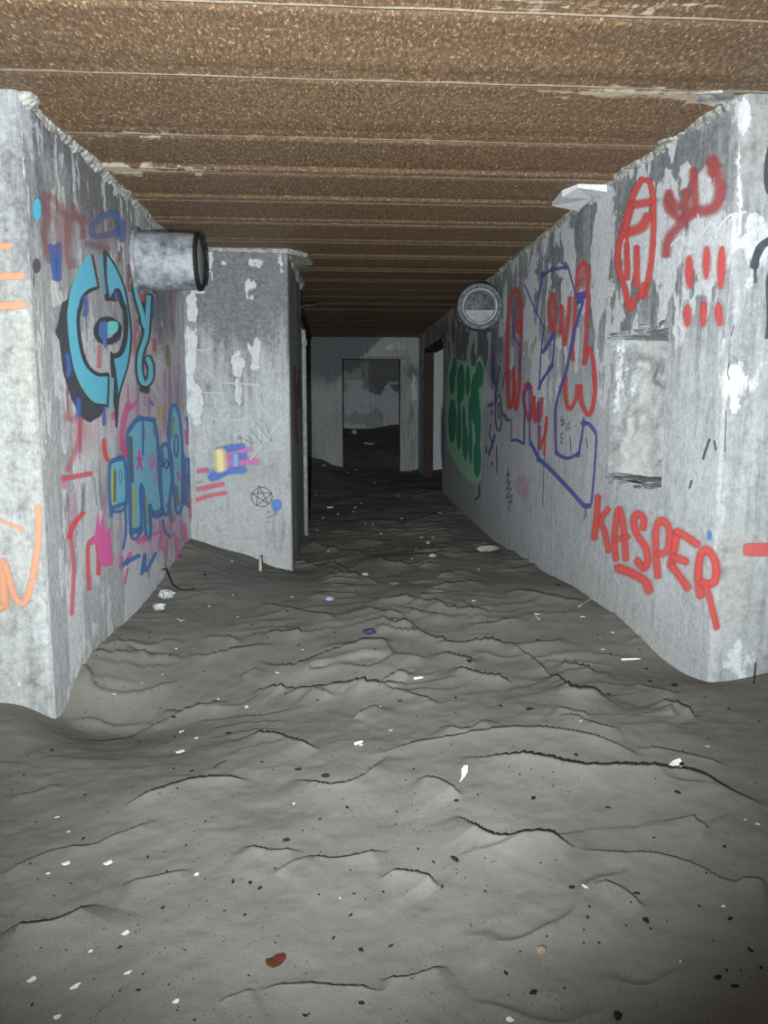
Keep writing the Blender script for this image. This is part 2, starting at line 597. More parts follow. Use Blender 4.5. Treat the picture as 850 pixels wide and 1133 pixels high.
def crest_z(x, y):
    z = np.zeros(np.shape(x))
    for L, a in crest_w:
        lo = L.min(0) - 0.55
        hi = L.max(0) + 0.55
        m = (x > lo[0]) & (x < hi[0]) & (y > lo[1]) & (y < hi[1])
        if not m.any():
            continue
        X = x[m]
        Y = y[m]
        best = np.full(X.shape, 1e9)
        sg = np.zeros(X.shape)
        tt = np.zeros(X.shape)
        n = len(L)
        for i in range(n - 1):
            e = L[i + 1] - L[i]
            l2 = max(e @ e, 1e-9)
            u = np.clip(((X - L[i, 0]) * e[0] + (Y - L[i, 1]) * e[1]) / l2, 0, 1)
            dx = X - (L[i, 0] + u * e[0])
            dy = Y - (L[i, 1] + u * e[1])
            d = np.hypot(dx, dy)
            k = d < best
            best = np.where(k, d, best)
            rr = np.hypot(L[i, 0], L[i, 1])
            sg = np.where(k, np.sign(dx * L[i, 0] / rr + dy * L[i, 1] / rr), sg)
            tt = np.where(k, (i + u) / (n - 1), tt)
        amp = a * np.clip(np.minimum(tt, 1 - tt) * 5, 0.0, 1)
        lam = 0.06 + 0.9 * a
        near = np.exp(-best / lam)
        far = np.exp(-best / 0.007) - 0.35 * np.exp(-best / 0.12) * (1 - np.exp(-best / 0.007))
        z[m] += amp * np.where(sg < 0, near, far)
    return z


def floor_z(x, y):
    x = np.atleast_1d(np.asarray(x, float))
    y = np.atleast_1d(np.asarray(y, float))
    return base_z(x, y) + ripple_z(x, y) + crest_z(x, y)


ys = [-1.5]
while ys[-1] < 20.0:
    y = ys[-1]
    ys.append(y + (0.12 if y < 1.1 else min(max(y * y / 1400 * 1.6, 0.004), 0.028)))
ys = np.array(ys)
xs = np.concatenate([np.linspace(-5, -2.3, 24, endpoint=False), np.arange(-2.3, 2.2, 0.0075), np.linspace(2.2, 5, 26)])
GX, GY = np.meshgrid(xs, ys)
GZ = base_z(GX, GY) + ripple_z(GX, GY)
GZ += crest_z(GX.ravel(), GY.ravel()).reshape(GX.shape)
me = mesh_np('floor', np.stack([GX, GY, GZ], -1).reshape(-1, 3), grid_quads(len(ys), len(xs)))
floor = link('floor', me, M_sand, smooth=True)
tag(floor, 'rippled grey sand drifted over the whole corridor floor', 'floor', kind='structure')

# ------------------------------------------------------------------ walls
ellipses = {}   # wall name -> list of (channel, px, py, rx, ry, value)
strips = {}


def blob_attr(px, py, items):
    out = np.zeros(px.shape)
    wx = 9 * (fbm(px * 0.11, py * 0.06, 901, 3) - 0.5) + 5 * (fbm(px * 0.4, py * 0.2, 902, 2) - 0.5)
    wy = 16 * (fbm(px * 0.10, py * 0.06, 903, 3) - 0.5)
    px = px + wx
    py = py + wy
    for (cx, cy, rx, ry, v) in items:
        d = np.sqrt(((px - cx) / rx) ** 2 + ((py - cy) / ry) ** 2)
        out = np.maximum(out, v * np.clip(1.5 - d, 0, 1))
    return out


def wall_path(name, path, zs, stain, holes=(), mat=M_conc, label=None, parent=None):
    """upright wall over a plan polyline; holes are (i0, i1, z0, z1) index/height windows left open"""
    path = np.asarray(path, float)
    zs = np.asarray(zs, float)
    nc = len(path)
    nr = len(zs)
    V = np.zeros((nr, nc, 3))
    V[..., 0] = path[None, :, 0]
    V[..., 1] = path[None, :, 1]
    V[..., 2] = zs[:, None]
    q = grid_quads(nr, nc)
    if holes:
        keep = np.ones(len(q), bool)
        cc = V.reshape(-1, 3)[q].mean(1)
        jj = np.tile(np.arange(nc - 1), nr - 1)
        for (i0, i1, z0, z1) in holes:
            keep &= ~((jj >= i0) & (jj < i1) & (cc[:, 2] > z0) & (cc[:, 2] < z1))
        q = q[keep]
    me = mesh_np(name, V.reshape(-1, 3), q)
    px, py = proj(V.reshape(-1, 3))
    s = np.concatenate([[0], np.cumsum(np.hypot(*np.diff(path, axis=0).T))])
    ss = np.tile(s, nr)
    st = stain(px, py, ss, V.reshape(-1, 3))
    set_col(me, 'stain', np.stack([st[0], st[1], st[2], np.ones(len(ss))], -1))
    o = link(name, me, mat, parent)
    if parent is None:
        tag(o, label, 'wall', kind='structure')
    return o


def patches(s, z, seed, sc=2.2, th=0.62, stretch=0.5):
    """irregular tall flaked patches"""
    return sstep(th - 0.06, th + 0.10, fbm(s * sc, z * sc * stretch, seed, 4))


def near_face(x0, x1, y, n=90):
    t = np.linspace(0, 1, n)
    t = t ** 0.6 if x0 < x1 else t
    return [(x0 + (x1 - x0) * k, y) for k in t]


def arc(cx, cy, r, a0, a1, n=7):
    return [(cx + r * math.cos(a), cy + r * math.sin(a)) for a in np.linspace(a0, a1, n)]


zs = np.concatenate([np.linspace(-0.9, -0.45, 6, endpoint=False), np.linspace(-0.45, 2.73, 290)])

# ---- right wall, with the niche and the side door
R_n = [hit_right(*p) for p in ((680, 374), (739, 364), (733, 540), (671, 528))]
NY0 = 0.5 * (R_n[1][1] + R_n[2][1])
NY1 = 0.5 * (R_n[0][1] + R_n[3][1])
NZ1 = 0.5 * (R_n[0][2] + R_n[1][2])
NZ0 = 0.5 * (R_n[2][2] + R_n[3][2])
DY0 = float(hit_right(490, 450)[1])
DY1 = float(hit_right(471, 450)[1])
DZ1 = float(hit_right(489, 376)[2])
yy = 1 / np.linspace(1 / (YR + 0.03), 1 / YF, 250)
for v in (NY0, NY1, DY0, DY1):
    yy[np.argmin(abs(yy - v))] = v
zr = zs.copy()
for v in (NZ0, NZ1, DZ1):
    zr[np.argmin(abs(zr - v))] = v
xr0 = float(g_r(YR))
pr = [(5.0 + (xr0 + 0.03 - 5.0) * t, YR) for t in np.concatenate([np.linspace(0, 0.75, 12, endpoint=False), np.linspace(0.75, 1, 60)])]
pr += arc(xr0 + 0.03, YR + 0.03, 0.03, -math.pi / 2, -math.pi, 6)[1:-1]
n_face = len(pr)
pr += [(float(g_r(y)), float(y)) for y in yy]


def st_right(px, py, s, P):
    z = P[:, 2]
    y = P[:, 1]
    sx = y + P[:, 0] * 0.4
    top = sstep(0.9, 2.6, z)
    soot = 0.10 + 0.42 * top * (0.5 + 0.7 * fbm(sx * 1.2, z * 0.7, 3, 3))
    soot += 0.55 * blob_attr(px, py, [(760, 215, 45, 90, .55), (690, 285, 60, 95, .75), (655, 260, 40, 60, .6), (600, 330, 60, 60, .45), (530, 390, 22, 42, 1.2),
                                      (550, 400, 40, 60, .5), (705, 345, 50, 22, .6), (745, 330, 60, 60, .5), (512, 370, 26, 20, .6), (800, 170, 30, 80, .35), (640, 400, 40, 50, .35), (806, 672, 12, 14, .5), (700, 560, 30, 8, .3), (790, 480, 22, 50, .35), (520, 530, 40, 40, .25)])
    white = np.maximum(0.62 * patches(sx, z, 5, 3.2, 0.58, 0.42), 0.60 * patches(sx, z, 6, 8.0, 0.56, 0.36)) * sstep(0.8, 1.5, z)
    white = np.maximum(white, blob_attr(px, py, [(668, 216, 14, 12, .9), (669, 322, 8, 22, .75), (684, 348, 6, 14, .8), (822, 130, 9, 25, .8), (818, 230, 4, 90, .62), (815, 445, 8, 13, .62),
                                                 (700, 175, 10, 10, .6), (738, 318, 6, 14, .6), (586, 345, 7, 50, .8), (620, 300, 4, 14, .7), (700, 160, 12, 10, .7), (640, 300, 4, 14, .8),
                                                 (830, 290, 5, 60, .5), (760, 120, 20, 8, .8), (820, 730, 18, 28, .55), (617, 378, 8, 12, .6), (600, 400, 8, 20, .7), (590, 300, 5, 30, .7)]))
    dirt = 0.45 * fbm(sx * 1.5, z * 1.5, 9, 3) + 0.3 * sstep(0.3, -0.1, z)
    toned_face = (y < YR + 0.02)
    soot = np.where(toned_face, 0.30 + 0.30 * fbm(P[:, 0] * 2, z * 1.2, 21, 3) + 0.12 * top, soot)  # dims the torch-lit near face in colour, along with its soot
    dirt = np.where(toned_face, 0.8 * fbm(P[:, 0] * 2.5, z * 2, 23, 3) + 0.2, dirt)  # dirt raised there too, to mute the torchlight in the colour
    return soot, white, dirt


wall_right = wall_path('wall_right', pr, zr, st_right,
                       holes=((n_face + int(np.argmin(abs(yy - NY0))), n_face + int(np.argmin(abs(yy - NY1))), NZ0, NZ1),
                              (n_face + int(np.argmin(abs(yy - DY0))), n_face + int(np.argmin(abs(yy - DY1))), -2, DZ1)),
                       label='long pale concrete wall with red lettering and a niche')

# ---- left wall
yl = 1 / np.linspace(1 / (YL + 0.03), 1 / YP, 150)
pl = [(float(g_l(y)), float(y)) for y in yl[::-1]]
pl += arc(-1.415 - 0.03, YL + 0.03, 0.03, 0, -math.pi / 2, 6)[1:-1]
pl += [(-1.445 - (5.0 - 1.445) * t, YL) for t in np.concatenate([np.linspace(0, 0.25, 60, endpoint=False), np.linspace(0.25, 1, 12)])]


def st_left(px, py, s, P):
    z = P[:, 2]
    sx = P[:, 1] + P[:, 0] * 0.5
    top = sstep(1.2, 2.6, z)
    soot = 0.14 + 0.38 * top * (0.4 + 0.9 * fbm(sx * 1.4, z * 0.6, 103, 3))
    soot += 0.6 * blob_attr(px, py, [(50, 150, 14, 35, .5), (105, 195, 22, 44, 1.3), (85, 165, 16, 26, 1.0), (62, 150, 12, 30, .8), (130, 230, 16, 30, .6), (60, 210, 40, 40, .4),
                                     (12, 200, 20, 90, .55), (20, 560, 18, 60, .35), (70, 320, 16, 60, .3), (180, 340, 20, 40, .6), (40, 130, 6, 30, .8), (165, 400, 20, 100, .25), (4, 540, 14, 40, .5)])
    white = np.maximum(0.5 * patches(sx, z, 115, 3.4, 0.58, 0.45), 0.5 * patches(sx, z, 116, 8.0, 0.56, 0.3))
    white = np.maximum(white, blob_attr(px, py, [(62, 325, 5, 12, 1.0), (128, 205, 4, 12, .8), (90, 600, 7, 60, .6), (115, 480, 6, 25, .6), (10, 112, 14, 6, .6), (96, 380, 7, 30, .6),
                                                 (185, 420, 8, 30, .6), (22, 760, 3, 5, 1.), (175, 480, 4, 30, .6)]))
    white = np.maximum(white, 0.66 * sstep(0.36, 0.56, fbm(sx * 2.6, z * 1.3, 131, 4)) * sstep(2.0, 1.5, z) * (P[:, 1] > YL + 0.25))
    soot = soot - 0.1 * sstep(2.0, 1.5, z)
    toned_face = P[:, 1] < YL + 0.02
    soot = np.where(toned_face, soot * 0.6 + 0.16 + 0.38 * fbm(P[:, 0] * 1.8, z * 1.1, 121, 4), soot)  # near face darkened in colour against the torch, over its real soot
    white = np.where(toned_face, white * 0.55, white)  # pale patches weakened there for the same painted dimming
    dirt = 0.5 * toned_face + 0.45 * fbm(sx * 1.6, z * 1.4, 109, 3) + 0.35 * blob_attr(px, py, [(20, 450, 40, 200, .9), (150, 720, 60, 40, .5)])  # even offset on the near face tones down torchlight, rest is dirt
    return soot, white, dirt


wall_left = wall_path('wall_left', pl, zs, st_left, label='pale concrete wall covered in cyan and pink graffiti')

# ---- pillar
pp = [(-0.9 + 0.02, YPE)] + [(PB[0] - 0.5 * (1 - t), YPE) for t in np.linspace(0.2, 1, 5)][:-1] + \
     [tuple(PB + (PA - PB) * t) for t in np.linspace(0, 0.985, 40)] + \
     arc(PA[0] - 0.03, PA[1] + 0.03, 0.03, 0, -math.pi / 2, 6)[1:-1] + [(PA[0] - 0.03 - (1.32 - 0.40) * t, YP) for t in np.linspace(0, 1, 110)]
pp[0] = (-1.6, YPE)


def st_pillar(px, py, s, P):
    z = P[:, 2]
    u = P[:, 0] + P[:, 1] * 0.6
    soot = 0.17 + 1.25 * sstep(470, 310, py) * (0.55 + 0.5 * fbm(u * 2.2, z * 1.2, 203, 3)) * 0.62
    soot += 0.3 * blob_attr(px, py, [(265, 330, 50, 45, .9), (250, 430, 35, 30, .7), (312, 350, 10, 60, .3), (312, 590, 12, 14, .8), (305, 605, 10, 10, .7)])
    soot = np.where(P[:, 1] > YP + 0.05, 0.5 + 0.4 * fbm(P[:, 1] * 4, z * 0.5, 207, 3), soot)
    T = lambda x, y, rx, ry, v: (200 + x / 2.98, 260 + y / 2.98, rx / 2.98, ry / 2.98, v)
    white = blob_attr(px, py, [T(185, 430, 20, 42, 1.2), T(245, 385, 15, 42, 1.2), T(190, 520, 14, 40, .9), T(230, 170, 14, 16, 1.1), T(245, 90, 34, 28, .55), T(232, 92, 10, 12, 1.2), T(95, 75, 16, 20, 1.0),
                               T(140, 88, 12, 10, 1.0), T(40, 235, 16, 48, 1.1), T(35, 420, 16, 110, 1.1), T(50, 560, 22, 60, .9), T(240, 440, 12, 14, 1.0), T(45, 180, 30, 10, .9), T(230, 205, 5, 25, .8),
                               T(330, 80, 10, 60, .5), T(90, 60, 40, 14, .6)])
    dirt = 0.3 + 0.5 * fbm(u * 3, z * 3, 209, 3) * sstep(480, 520, py)
    return soot, white, dirt


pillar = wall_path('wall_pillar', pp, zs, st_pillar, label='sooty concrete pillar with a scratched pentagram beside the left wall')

# ---- recess behind the pillar
def st_plain(px, py, s, P):
    return 0.35 + 0.3 * fbm(s * 1.5, P[:, 2], 303, 3), 0.3 * patches(s, P[:, 2], 305), 0.4 + 0 * s


wall_path('wall_recess', [(-1.6, y) for y in np.linspace(YF, YPE, 30)], np.linspace(-0.9, 2.73, 40), st_plain, label='bare concrete wall hidden in the recess behind the pillar')

# ---- far wall with its doorway
fx0 = float(hit_far(379, 450)[0])
fx1 = float(hit_far(443, 450)[0])
fz1 = float(hit_far(410, 397)[2])
xf = np.unique(np.concatenate([np.linspace(-1.6, fx0, 45), np.linspace(fx0, fx1, 50), np.linspace(fx1, 1.80, 40)]))
zf = np.concatenate([np.linspace(-0.6, fz1, 130), np.linspace(fz1, 2.73, 30)[1:]])


def st_far(px, py, s, P):
    x = P[:, 0]
    z = P[:, 2]
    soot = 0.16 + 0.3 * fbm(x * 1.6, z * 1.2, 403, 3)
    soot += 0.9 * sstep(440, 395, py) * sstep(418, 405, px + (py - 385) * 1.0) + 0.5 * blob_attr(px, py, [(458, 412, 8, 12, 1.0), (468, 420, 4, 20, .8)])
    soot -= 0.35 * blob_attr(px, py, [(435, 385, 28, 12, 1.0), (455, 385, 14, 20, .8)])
    white = blob_attr(px, py, [(457, 430, 4, 16, .7), (440, 384, 20, 6, .5)])
    dirt = 0.3 + 0.4 * fbm(x * 2, z * 2, 409, 3)
    return soot, white, dirt


j0 = int(np.argmin(abs(xf - fx0)))
j1 = int(np.argmin(abs(xf - fx1)))
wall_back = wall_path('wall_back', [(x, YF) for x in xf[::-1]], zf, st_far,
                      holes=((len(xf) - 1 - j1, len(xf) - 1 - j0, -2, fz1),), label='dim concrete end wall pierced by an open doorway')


def box_bm(bm, x0, x1, y0, y1, z0, z1):
    v = [bm.verts.new((x, y, z)) for z in (z0, z1) for y in (y0, y1) for x in (x0, x1)]
    for f in ((0, 1, 3, 2), (4, 6, 7, 5), (0, 4, 5, 1), (2, 3, 7, 6), (0, 2, 6, 4), (1, 5, 7, 3)):
        bm.faces.new([v[i] for i in f])


# reveals of the far doorway (thickness of the end wall)
bm = bmesh.new()
for a, b in (((fx0, YF), (fx0, YF + 0.3)), ((fx1, YF), (fx1, YF + 0.3))):
    vv = [bm.verts.new((a[0], a[1], -0.6)), bm.verts.new((b[0], b[1], -0.6)), bm.verts.new((b[0], b[1], fz1)), bm.verts.new((a[0], a[1], fz1))]
    bm.faces.new(vv)
vv = [bm.verts.new(p) for p in ((fx0, YF, fz1), (fx1, YF, fz1), (fx1, YF + 0.3, fz1), (fx0, YF + 0.3, fz1))]
bm.faces.new(vv)
from_bm('door_reveal', bm, M_duct, wall_back)
bm = bmesh.new()
box_bm(bm, fx0 + 0.35, fx1 + 0.22, YF - 0.05, YF + 0.0, fz1 - 0.005, fz1 + 0.045)
from_bm('lintel_ledge', bm, M_mortar, wall_back)

# room beyond
def st_room(px, py, s, P):
    x = P[:, 0] + P[:, 1]
    z = P[:, 2]
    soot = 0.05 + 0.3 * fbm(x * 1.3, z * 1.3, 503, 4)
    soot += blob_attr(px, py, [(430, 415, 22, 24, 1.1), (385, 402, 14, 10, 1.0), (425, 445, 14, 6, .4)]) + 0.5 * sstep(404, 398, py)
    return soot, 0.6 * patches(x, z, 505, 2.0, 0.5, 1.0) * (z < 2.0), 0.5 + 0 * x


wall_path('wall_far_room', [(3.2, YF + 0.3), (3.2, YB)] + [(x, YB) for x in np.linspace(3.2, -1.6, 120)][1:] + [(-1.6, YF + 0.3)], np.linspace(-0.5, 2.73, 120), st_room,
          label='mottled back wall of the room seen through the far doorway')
def st_clean(px, py, s, P):
    return 0 * s, 0.7 + 0 * s, 0 * s


# side room behind the right-hand door: outer wall and end wall
wall_path('wall_side_room', [(3.6, 11.0), (3.6, 15.3)] + [(x, 15.3) for x in np.linspace(3.6, 1.85, 40)][1:], np.linspace(-0.6, 2.73, 60), st_clean,
          label='pale grey wall strip seen through the open side door')

# ---- niche in the right wall
bm = bmesh.new()
gx0 = float(g_r(NY0))
gx1 = float(g_r(NY1))
ND = 0.42


def patch(bm, c00, c10, c11, c01, n, m, amp, seed, nrm):
    g = []
    c00, c10, c11, c01 = map(Vector, (c00, c10, c11, c01))
    nrm = Vector(nrm)
    for i in range(m + 1):
        row = []
        for j in range(n + 1):
            u, v = j / n, i / m
            p = (c00 * (1 - u) + c10 * u) * (1 - v) + (c01 * (1 - u) + c11 * u) * v
            e = min(u, 1 - u, v, 1 - v) * 6
            k = min(1, e) * amp * (float(fbm(np.array(u * 4 + seed), np.array(v * 5), seed, 4)) - 0.42)
            row.append(bm.verts.new(p + nrm * k))
        g.append(row)
    for i in range(m):
        for j in range(n):
            bm.faces.new((g[i][j], g[i][j + 1], g[i + 1][j + 1], g[i + 1][j]))


# far jamb (faces the camera), back, near jamb, sill, head
patch(bm, (gx1, NY1, NZ0), (gx1 + ND, NY1 - 0.10, NZ0), (gx1 + ND, NY1 - 0.10, NZ1 - 0.02), (gx1, NY1, NZ1), 30, 44, 0.26, 3, (-0.2, -1, 0))
patch(bm, (gx1 + ND, NY1 - 0.10, NZ0), (gx0 + ND, NY0, NZ0), (gx0 + ND, NY0, NZ1 - 0.02), (gx1 + ND, NY1 - 0.10, NZ1 - 0.02), 20, 30, 0.06, 4, (-1, 0, 0))
patch(bm, (gx0 + ND, NY0, NZ0), (gx0, NY0, NZ0), (gx0, NY0, NZ1), (gx0 + ND, NY0, NZ1), 14, 20, 0.0, 5, (0, 1, 0))
patch(bm, (gx1, NY1, NZ0), (gx0, NY0, NZ0), (gx0 + ND, NY0, NZ0), (gx1 + ND, NY1 - 0.10, NZ0), 40, 20, 0.07, 6, (0, 0, 1))
patch(bm, (gx1, NY1, NZ1), (gx0, NY0, NZ1), (gx0 + ND, NY0, NZ1 - 0.02), (gx1 + ND, NY1 - 0.10, NZ1 - 0.02), 30, 14, 0.03, 7, (0, 0, -1))
bmesh.ops.remove_doubles(bm, verts=bm.verts, dist=0.002)
me = bpy.data.meshes.new('niche')
bm.to_mesh(me)
bm.free()
V = np.array([v.co[:] for v in me.vertices])
set_col(me, 'stain', np.stack([0.10 + 0.45 * sstep(gx1 + 0.14, gx1, V[:, 0]) + 0.45 * fbm(V[:, 0] * 7, V[:, 2] * 5, 611, 4), 0.42 * patches(V[:, 0] * 2 + V[:, 1], V[:, 2], 613, 3, 0.45, 1.0), 0.8 + 0 * V[:, 0], 1 + 0 * V[:, 0]], -1))  # shade at the jamb edge and mottled shading painted in with grey dirt
tag(link('niche', me, M_conc, wall_right, smooth=True), 'rough rectangular niche')
# broken edges above and below the niche: slivers of split mortar
bm = bmesh.new()


def shard(bm, P, size, flat=0.4, rnd=random):
    """angular broken lump"""
    k = bmesh.ops.create_icosphere(bm, subdivisions=1, radius=1.0)
    rz = rnd.uniform(0, 6.28)
    cs, sn = math.cos(rz), math.sin(rz)
    sx, sy, sz = size[0] * rnd.uniform(.7, 1.3), size[1] * rnd.uniform(.7, 1.3), size[2]
    for v in k['verts']:
        f = rnd.uniform(0.7, 1.25)
        x, y, z = v.co.x * sx * f, v.co.y * sy * f, v.co.z * sz * f
        v.co = Vector((P[0] + x * cs - y * sn, P[1] + x * sn + y * cs, P[2] + z))


rr = random.Random(5)
for k in range(26):
    t = rr.random()
    y = NY0 + (NY1 - NY0) * t
    P = (float(g_r(y)) + rr.uniform(0.0, 0.1), y, NZ0 + rr.uniform(-0.03, 0.03))
    shard(bm, P, (0.05, 0.10, 0.012), rnd=rr)
for k in range(14):
    t = rr.random()
    y = NY0 + (NY1 - NY0) * t
    P = (float(g_r(y)) - 0.006 + rr.uniform(0.0, 0.02), y, NZ1 + rr.uniform(-0.0, 0.035))
    shard(bm, P, (0.012, 0.09, 0.014), rnd=rr)
tag(from_bm('niche_crumbled_edge', bm, M_duct, wall_right), 'crumbled dark edge of niche')

# ---- side door in the right wall : rusty frame
door = empty('door_1', (1.79, DY1, 0))
tag(door, 'narrow side doorway with rusty brown steel frame in right wall', 'door', kind='structure')
door.location = (0, 0, 0)
bm = bmesh.new()
box_bm(bm, 1.765, 1.925, DY1 - 0.05, DY1 + 0.02, -0.6, DZ1)
from_bm('door_jamb', bm, M_frame, door)
bm = bmesh.new()
box_bm(bm, 1.80, 1.95, DY0 - 0.02, DY0 + 0.05, -0.6, DZ1)
from_bm('door_jamb', bm, M_frame, door)
bm = bmesh.new()
box_bm(bm, 1.765, 1.98, DY0 - 0.02, DY1 + 0.02, DZ1 - 0.05, DZ1 + 0.02)
from_bm('door_head', bm, M_frame, door)

# ------------------------------------------------------------------ ceiling of rusty steel bays
seams = [2.99, 3.61, 4.35, 5.0, 5.64, 6.25, 6.93]
while seams[-1] < YB:
    seams.append(seams[-1] + 0.645 + 0.05 * (rng.random() - 0.5))
s0 = seams[0]
while s0 > -2:
    s0 -= 0.64
    seams.insert(0, s0)
cy, cz, cpale, cdark = [], [], [], []
for i in range(len(seams) - 1):
    a, b = seams[i], seams[i + 1]
    L = b - a
    t1, t2 = rng.uniform(-.008, .008), rng.uniform(-.008, .008)
    # groove behind the flange, plate, lower flange lip
    for (u, dz, p, d) in ((0.0, -0.012, .95, 0), (0.012, -0.011, .9, .1), (0.018, 0.016, 0, 1), (0.032, 0.016, 0, .9), (0.037, 0.0 + t1, .2, .5), (0.10, t1, 0.05, .1), (0.22, t1 * .6, 0, 0), (L * .5, (t1 + t2) / 2 + .003, 0, 0),
                          (L * .7, t2, 0, 0.0), (L - 0.11, t2, .0, 0.15), (L - 0.085, t2 + .002, .1, .5), (L - 0.080, -0.006, .2, .3), (L - 0.05, -0.008, .0, .25), (L - 0.012, -0.011, .3, .1)):
        cy.append(a + u)
        cz.append(ZC + dz)
        cpale.append(p)
        cdark.append(d)
cy, cz, cpale, cdark = map(np.array, (cy, cz, cpale, cdark))
k = cy < YB + 0.1
cy, cz, cpale, cdark = cy[k], cz[k], cpale[k], cdark[k]
cx = np.concatenate([np.linspace(-5, -2.2, 20, endpoint=False), np.linspace(-2.2, 2.4, 230), np.linspace(2.4, 5, 20)[1:]])
X, Y = np.meshgrid(cx, cy)
rowseed = np.arange(len(cy))[:, None] // 14
Z = cz[:, None] + 0.006 * (fbm(X * 1.2, Y * 2, 701, 3) - 0.5) + 0 * X
pale = cpale[:, None] * (0.62 + 0.7 * fbm(X * 0.9 + rowseed * 7.3, Y * 0.2 + rowseed * 3.1, 703, 2))
Yj = Y + (cpale[:, None] > 0.2) * 0.012 * (fbm(X * 5, Y * 3, 707, 3) - 0.5)
V = np.stack([X, Yj, Z], -1).reshape(-1, 3)
px, py = proj(V)
pale = pale.ravel()
pale = np.maximum(pale, blob_attr(px, py, [(690, 104, 95, 7, .75), (760, 108, 30, 6, .9), (150, 150, 90, 4, .55), (140, 188, 40, 6, .8), (205, 187, 60, 3, .6), (690, 6, 160, 3, .5)]) * 0.9)
q = grid_quads(len(cy), len(cx), flip=True)
me = mesh_np('ceiling', V, q)
set_col(me, 'stain', np.stack([np.repeat(cdark, len(cx)) * (0.6 + 0.4 * fbm(V[:, 0] * 2, V[:, 1], 711, 2)), pale, 0 * pale, 1 + 0 * pale], -1))
ceiling = link('ceiling', me, M_rust)
tag(ceiling, 'rusty brown ceiling of steel bays with pale crusted seams', 'ceiling', kind='structure')

# peeling plate hanging from the ceiling by the right wall, and the broken slab end over the pillar
def slab(name, pts_px, z, th, mat, parent, sag=0.0, label=None):
    P = [on_z(px, py, z) for px, py in pts_px]
    bm = bmesh.new()
    n = len(P)
    lo = [bm.verts.new((p[0], p[1], p[2] - th - sag * (i % 2))) for i, p in enumerate(P)]
    hi = [bm.verts.new((p[0], p[1], p[2] + 0.02)) for p in P]
    bm.faces.new(lo)
    bm.faces.new(hi[::-1])
    for i in range(n):
        bm.faces.new((lo[i], lo[(i + 1) % n], hi[(i + 1) % n], hi[i]))
    bmesh.ops.triangulate(bm, faces=[f for f in bm.faces if len(f.verts) > 4])
    o = from_bm(name, bm, mat, parent)
    if label:
        o['label'] = label
    return o


slab('peeling_plate', [(611, 227), (622, 214), (640, 207), (672, 208), (655, 219), (640, 230)], ZC - 0.022, 0.004, M_white, ceiling, 0.02, 'pale grey plate peeling off rusty ceiling')
slab('plaster_remnant', [(728, 158), (742, 153), (755, 155), (745, 163)], ZC - 0.012, 0.003, M_mortar, ceiling, 0.006, 'cream scrap of plaster')
slab('plaster_remnant', [(770, 103), (800, 100), (812, 108), (790, 116), (772, 112)], ZC - 0.012, 0.003, M_mortar, ceiling, 0.006, 'cream scrap of plaster')
slab('broken_slab_edge', [(222, 274), (320, 276), (340, 281), (346, 289), (330, 292), (316, 285), (224, 282)], ZC - 0.0, 0.03, M_mortar, pillar, 0.006, 'pale broken slab edge')


def lip(name, pts, inward, parent, seed, w=(0.02, 0.07), h=(0.03, 0.10)):
    """crumbling mortar along the top of a wall"""
    r = random.Random(seed)
    bm = bmesh.new()
    rows = []
    for i, (x, y) in enumerate(pts):
        f = float(fbm(np.array(y * 3.1 + seed), np.array(0.5), 801 + seed, 3))
        f2 = float(fbm(np.array(y * 9.0 + seed), np.array(1.5), 811 + seed, 3))
        ww = w[0] + (w[1] - w[0]) * max(0.0, f * 1.6 - 0.3) + 0.012 * (r.random() - 0.5)
        hh = h[0] + (h[1] - h[0]) * max(0.0, f2 * 1.8 - 0.4) + 0.016 * (r.random() - 0.5)
        ww = max(ww, 0.004)
        hh = max(hh, 0.006)
        rows.append([bm.verts.new((x - inward[0] * 0.02, y - inward[1] * 0.02, ZC - hh)), bm.verts.new((x + inward[0] * ww * 0.35, y + inward[1] * ww * 0.35, ZC - hh * 0.7)),
                     bm.verts.new((x + inward[0] * ww * 0.8, y + inward[1] * ww * 0.8, ZC - hh * 0.25)), bm.verts.new((x + inward[0] * ww, y + inward[1] * ww, ZC + 0.02)), bm.verts.new((x - inward[0] * 0.02, y - inward[1] * 0.02, ZC + 0.02))])
    for a, b in zip(rows, rows[1:]):
        for k in range(5):
            bm.faces.new((a[k], a[(k + 1) % 5], b[(k + 1) % 5], b[k]))
    bm.faces.new(rows[0])
    bm.faces.new(rows[-1][::-1])
    return from_bm(name, bm, M_mortar, parent)


yl2 = 1 / np.linspace(1 / (YL + 0.02), 1 / YP, 170)
lip('mortar_lip', [(float(g_l(y)), float(y)) for y in yl2], (1, 0), wall_left, 1, (0.005, 0.07), (0.01, 0.07))
yr2 = 1 / np.linspace(1 / (YR + 0.02), 1 / YF, 240)
lip('mortar_lip', [(float(g_r(y)), float(y)) for y in yr2], (-1, 0), wall_right, 2, (0.004, 0.055), (0.01, 0.06))
lip('mortar_lip', [tuple(PA + (PB - PA) * t) for t in np.linspace(0, 1, 60)], (1, 0), pillar, 3, (0.01, 0.06), (0.02, 0.12))

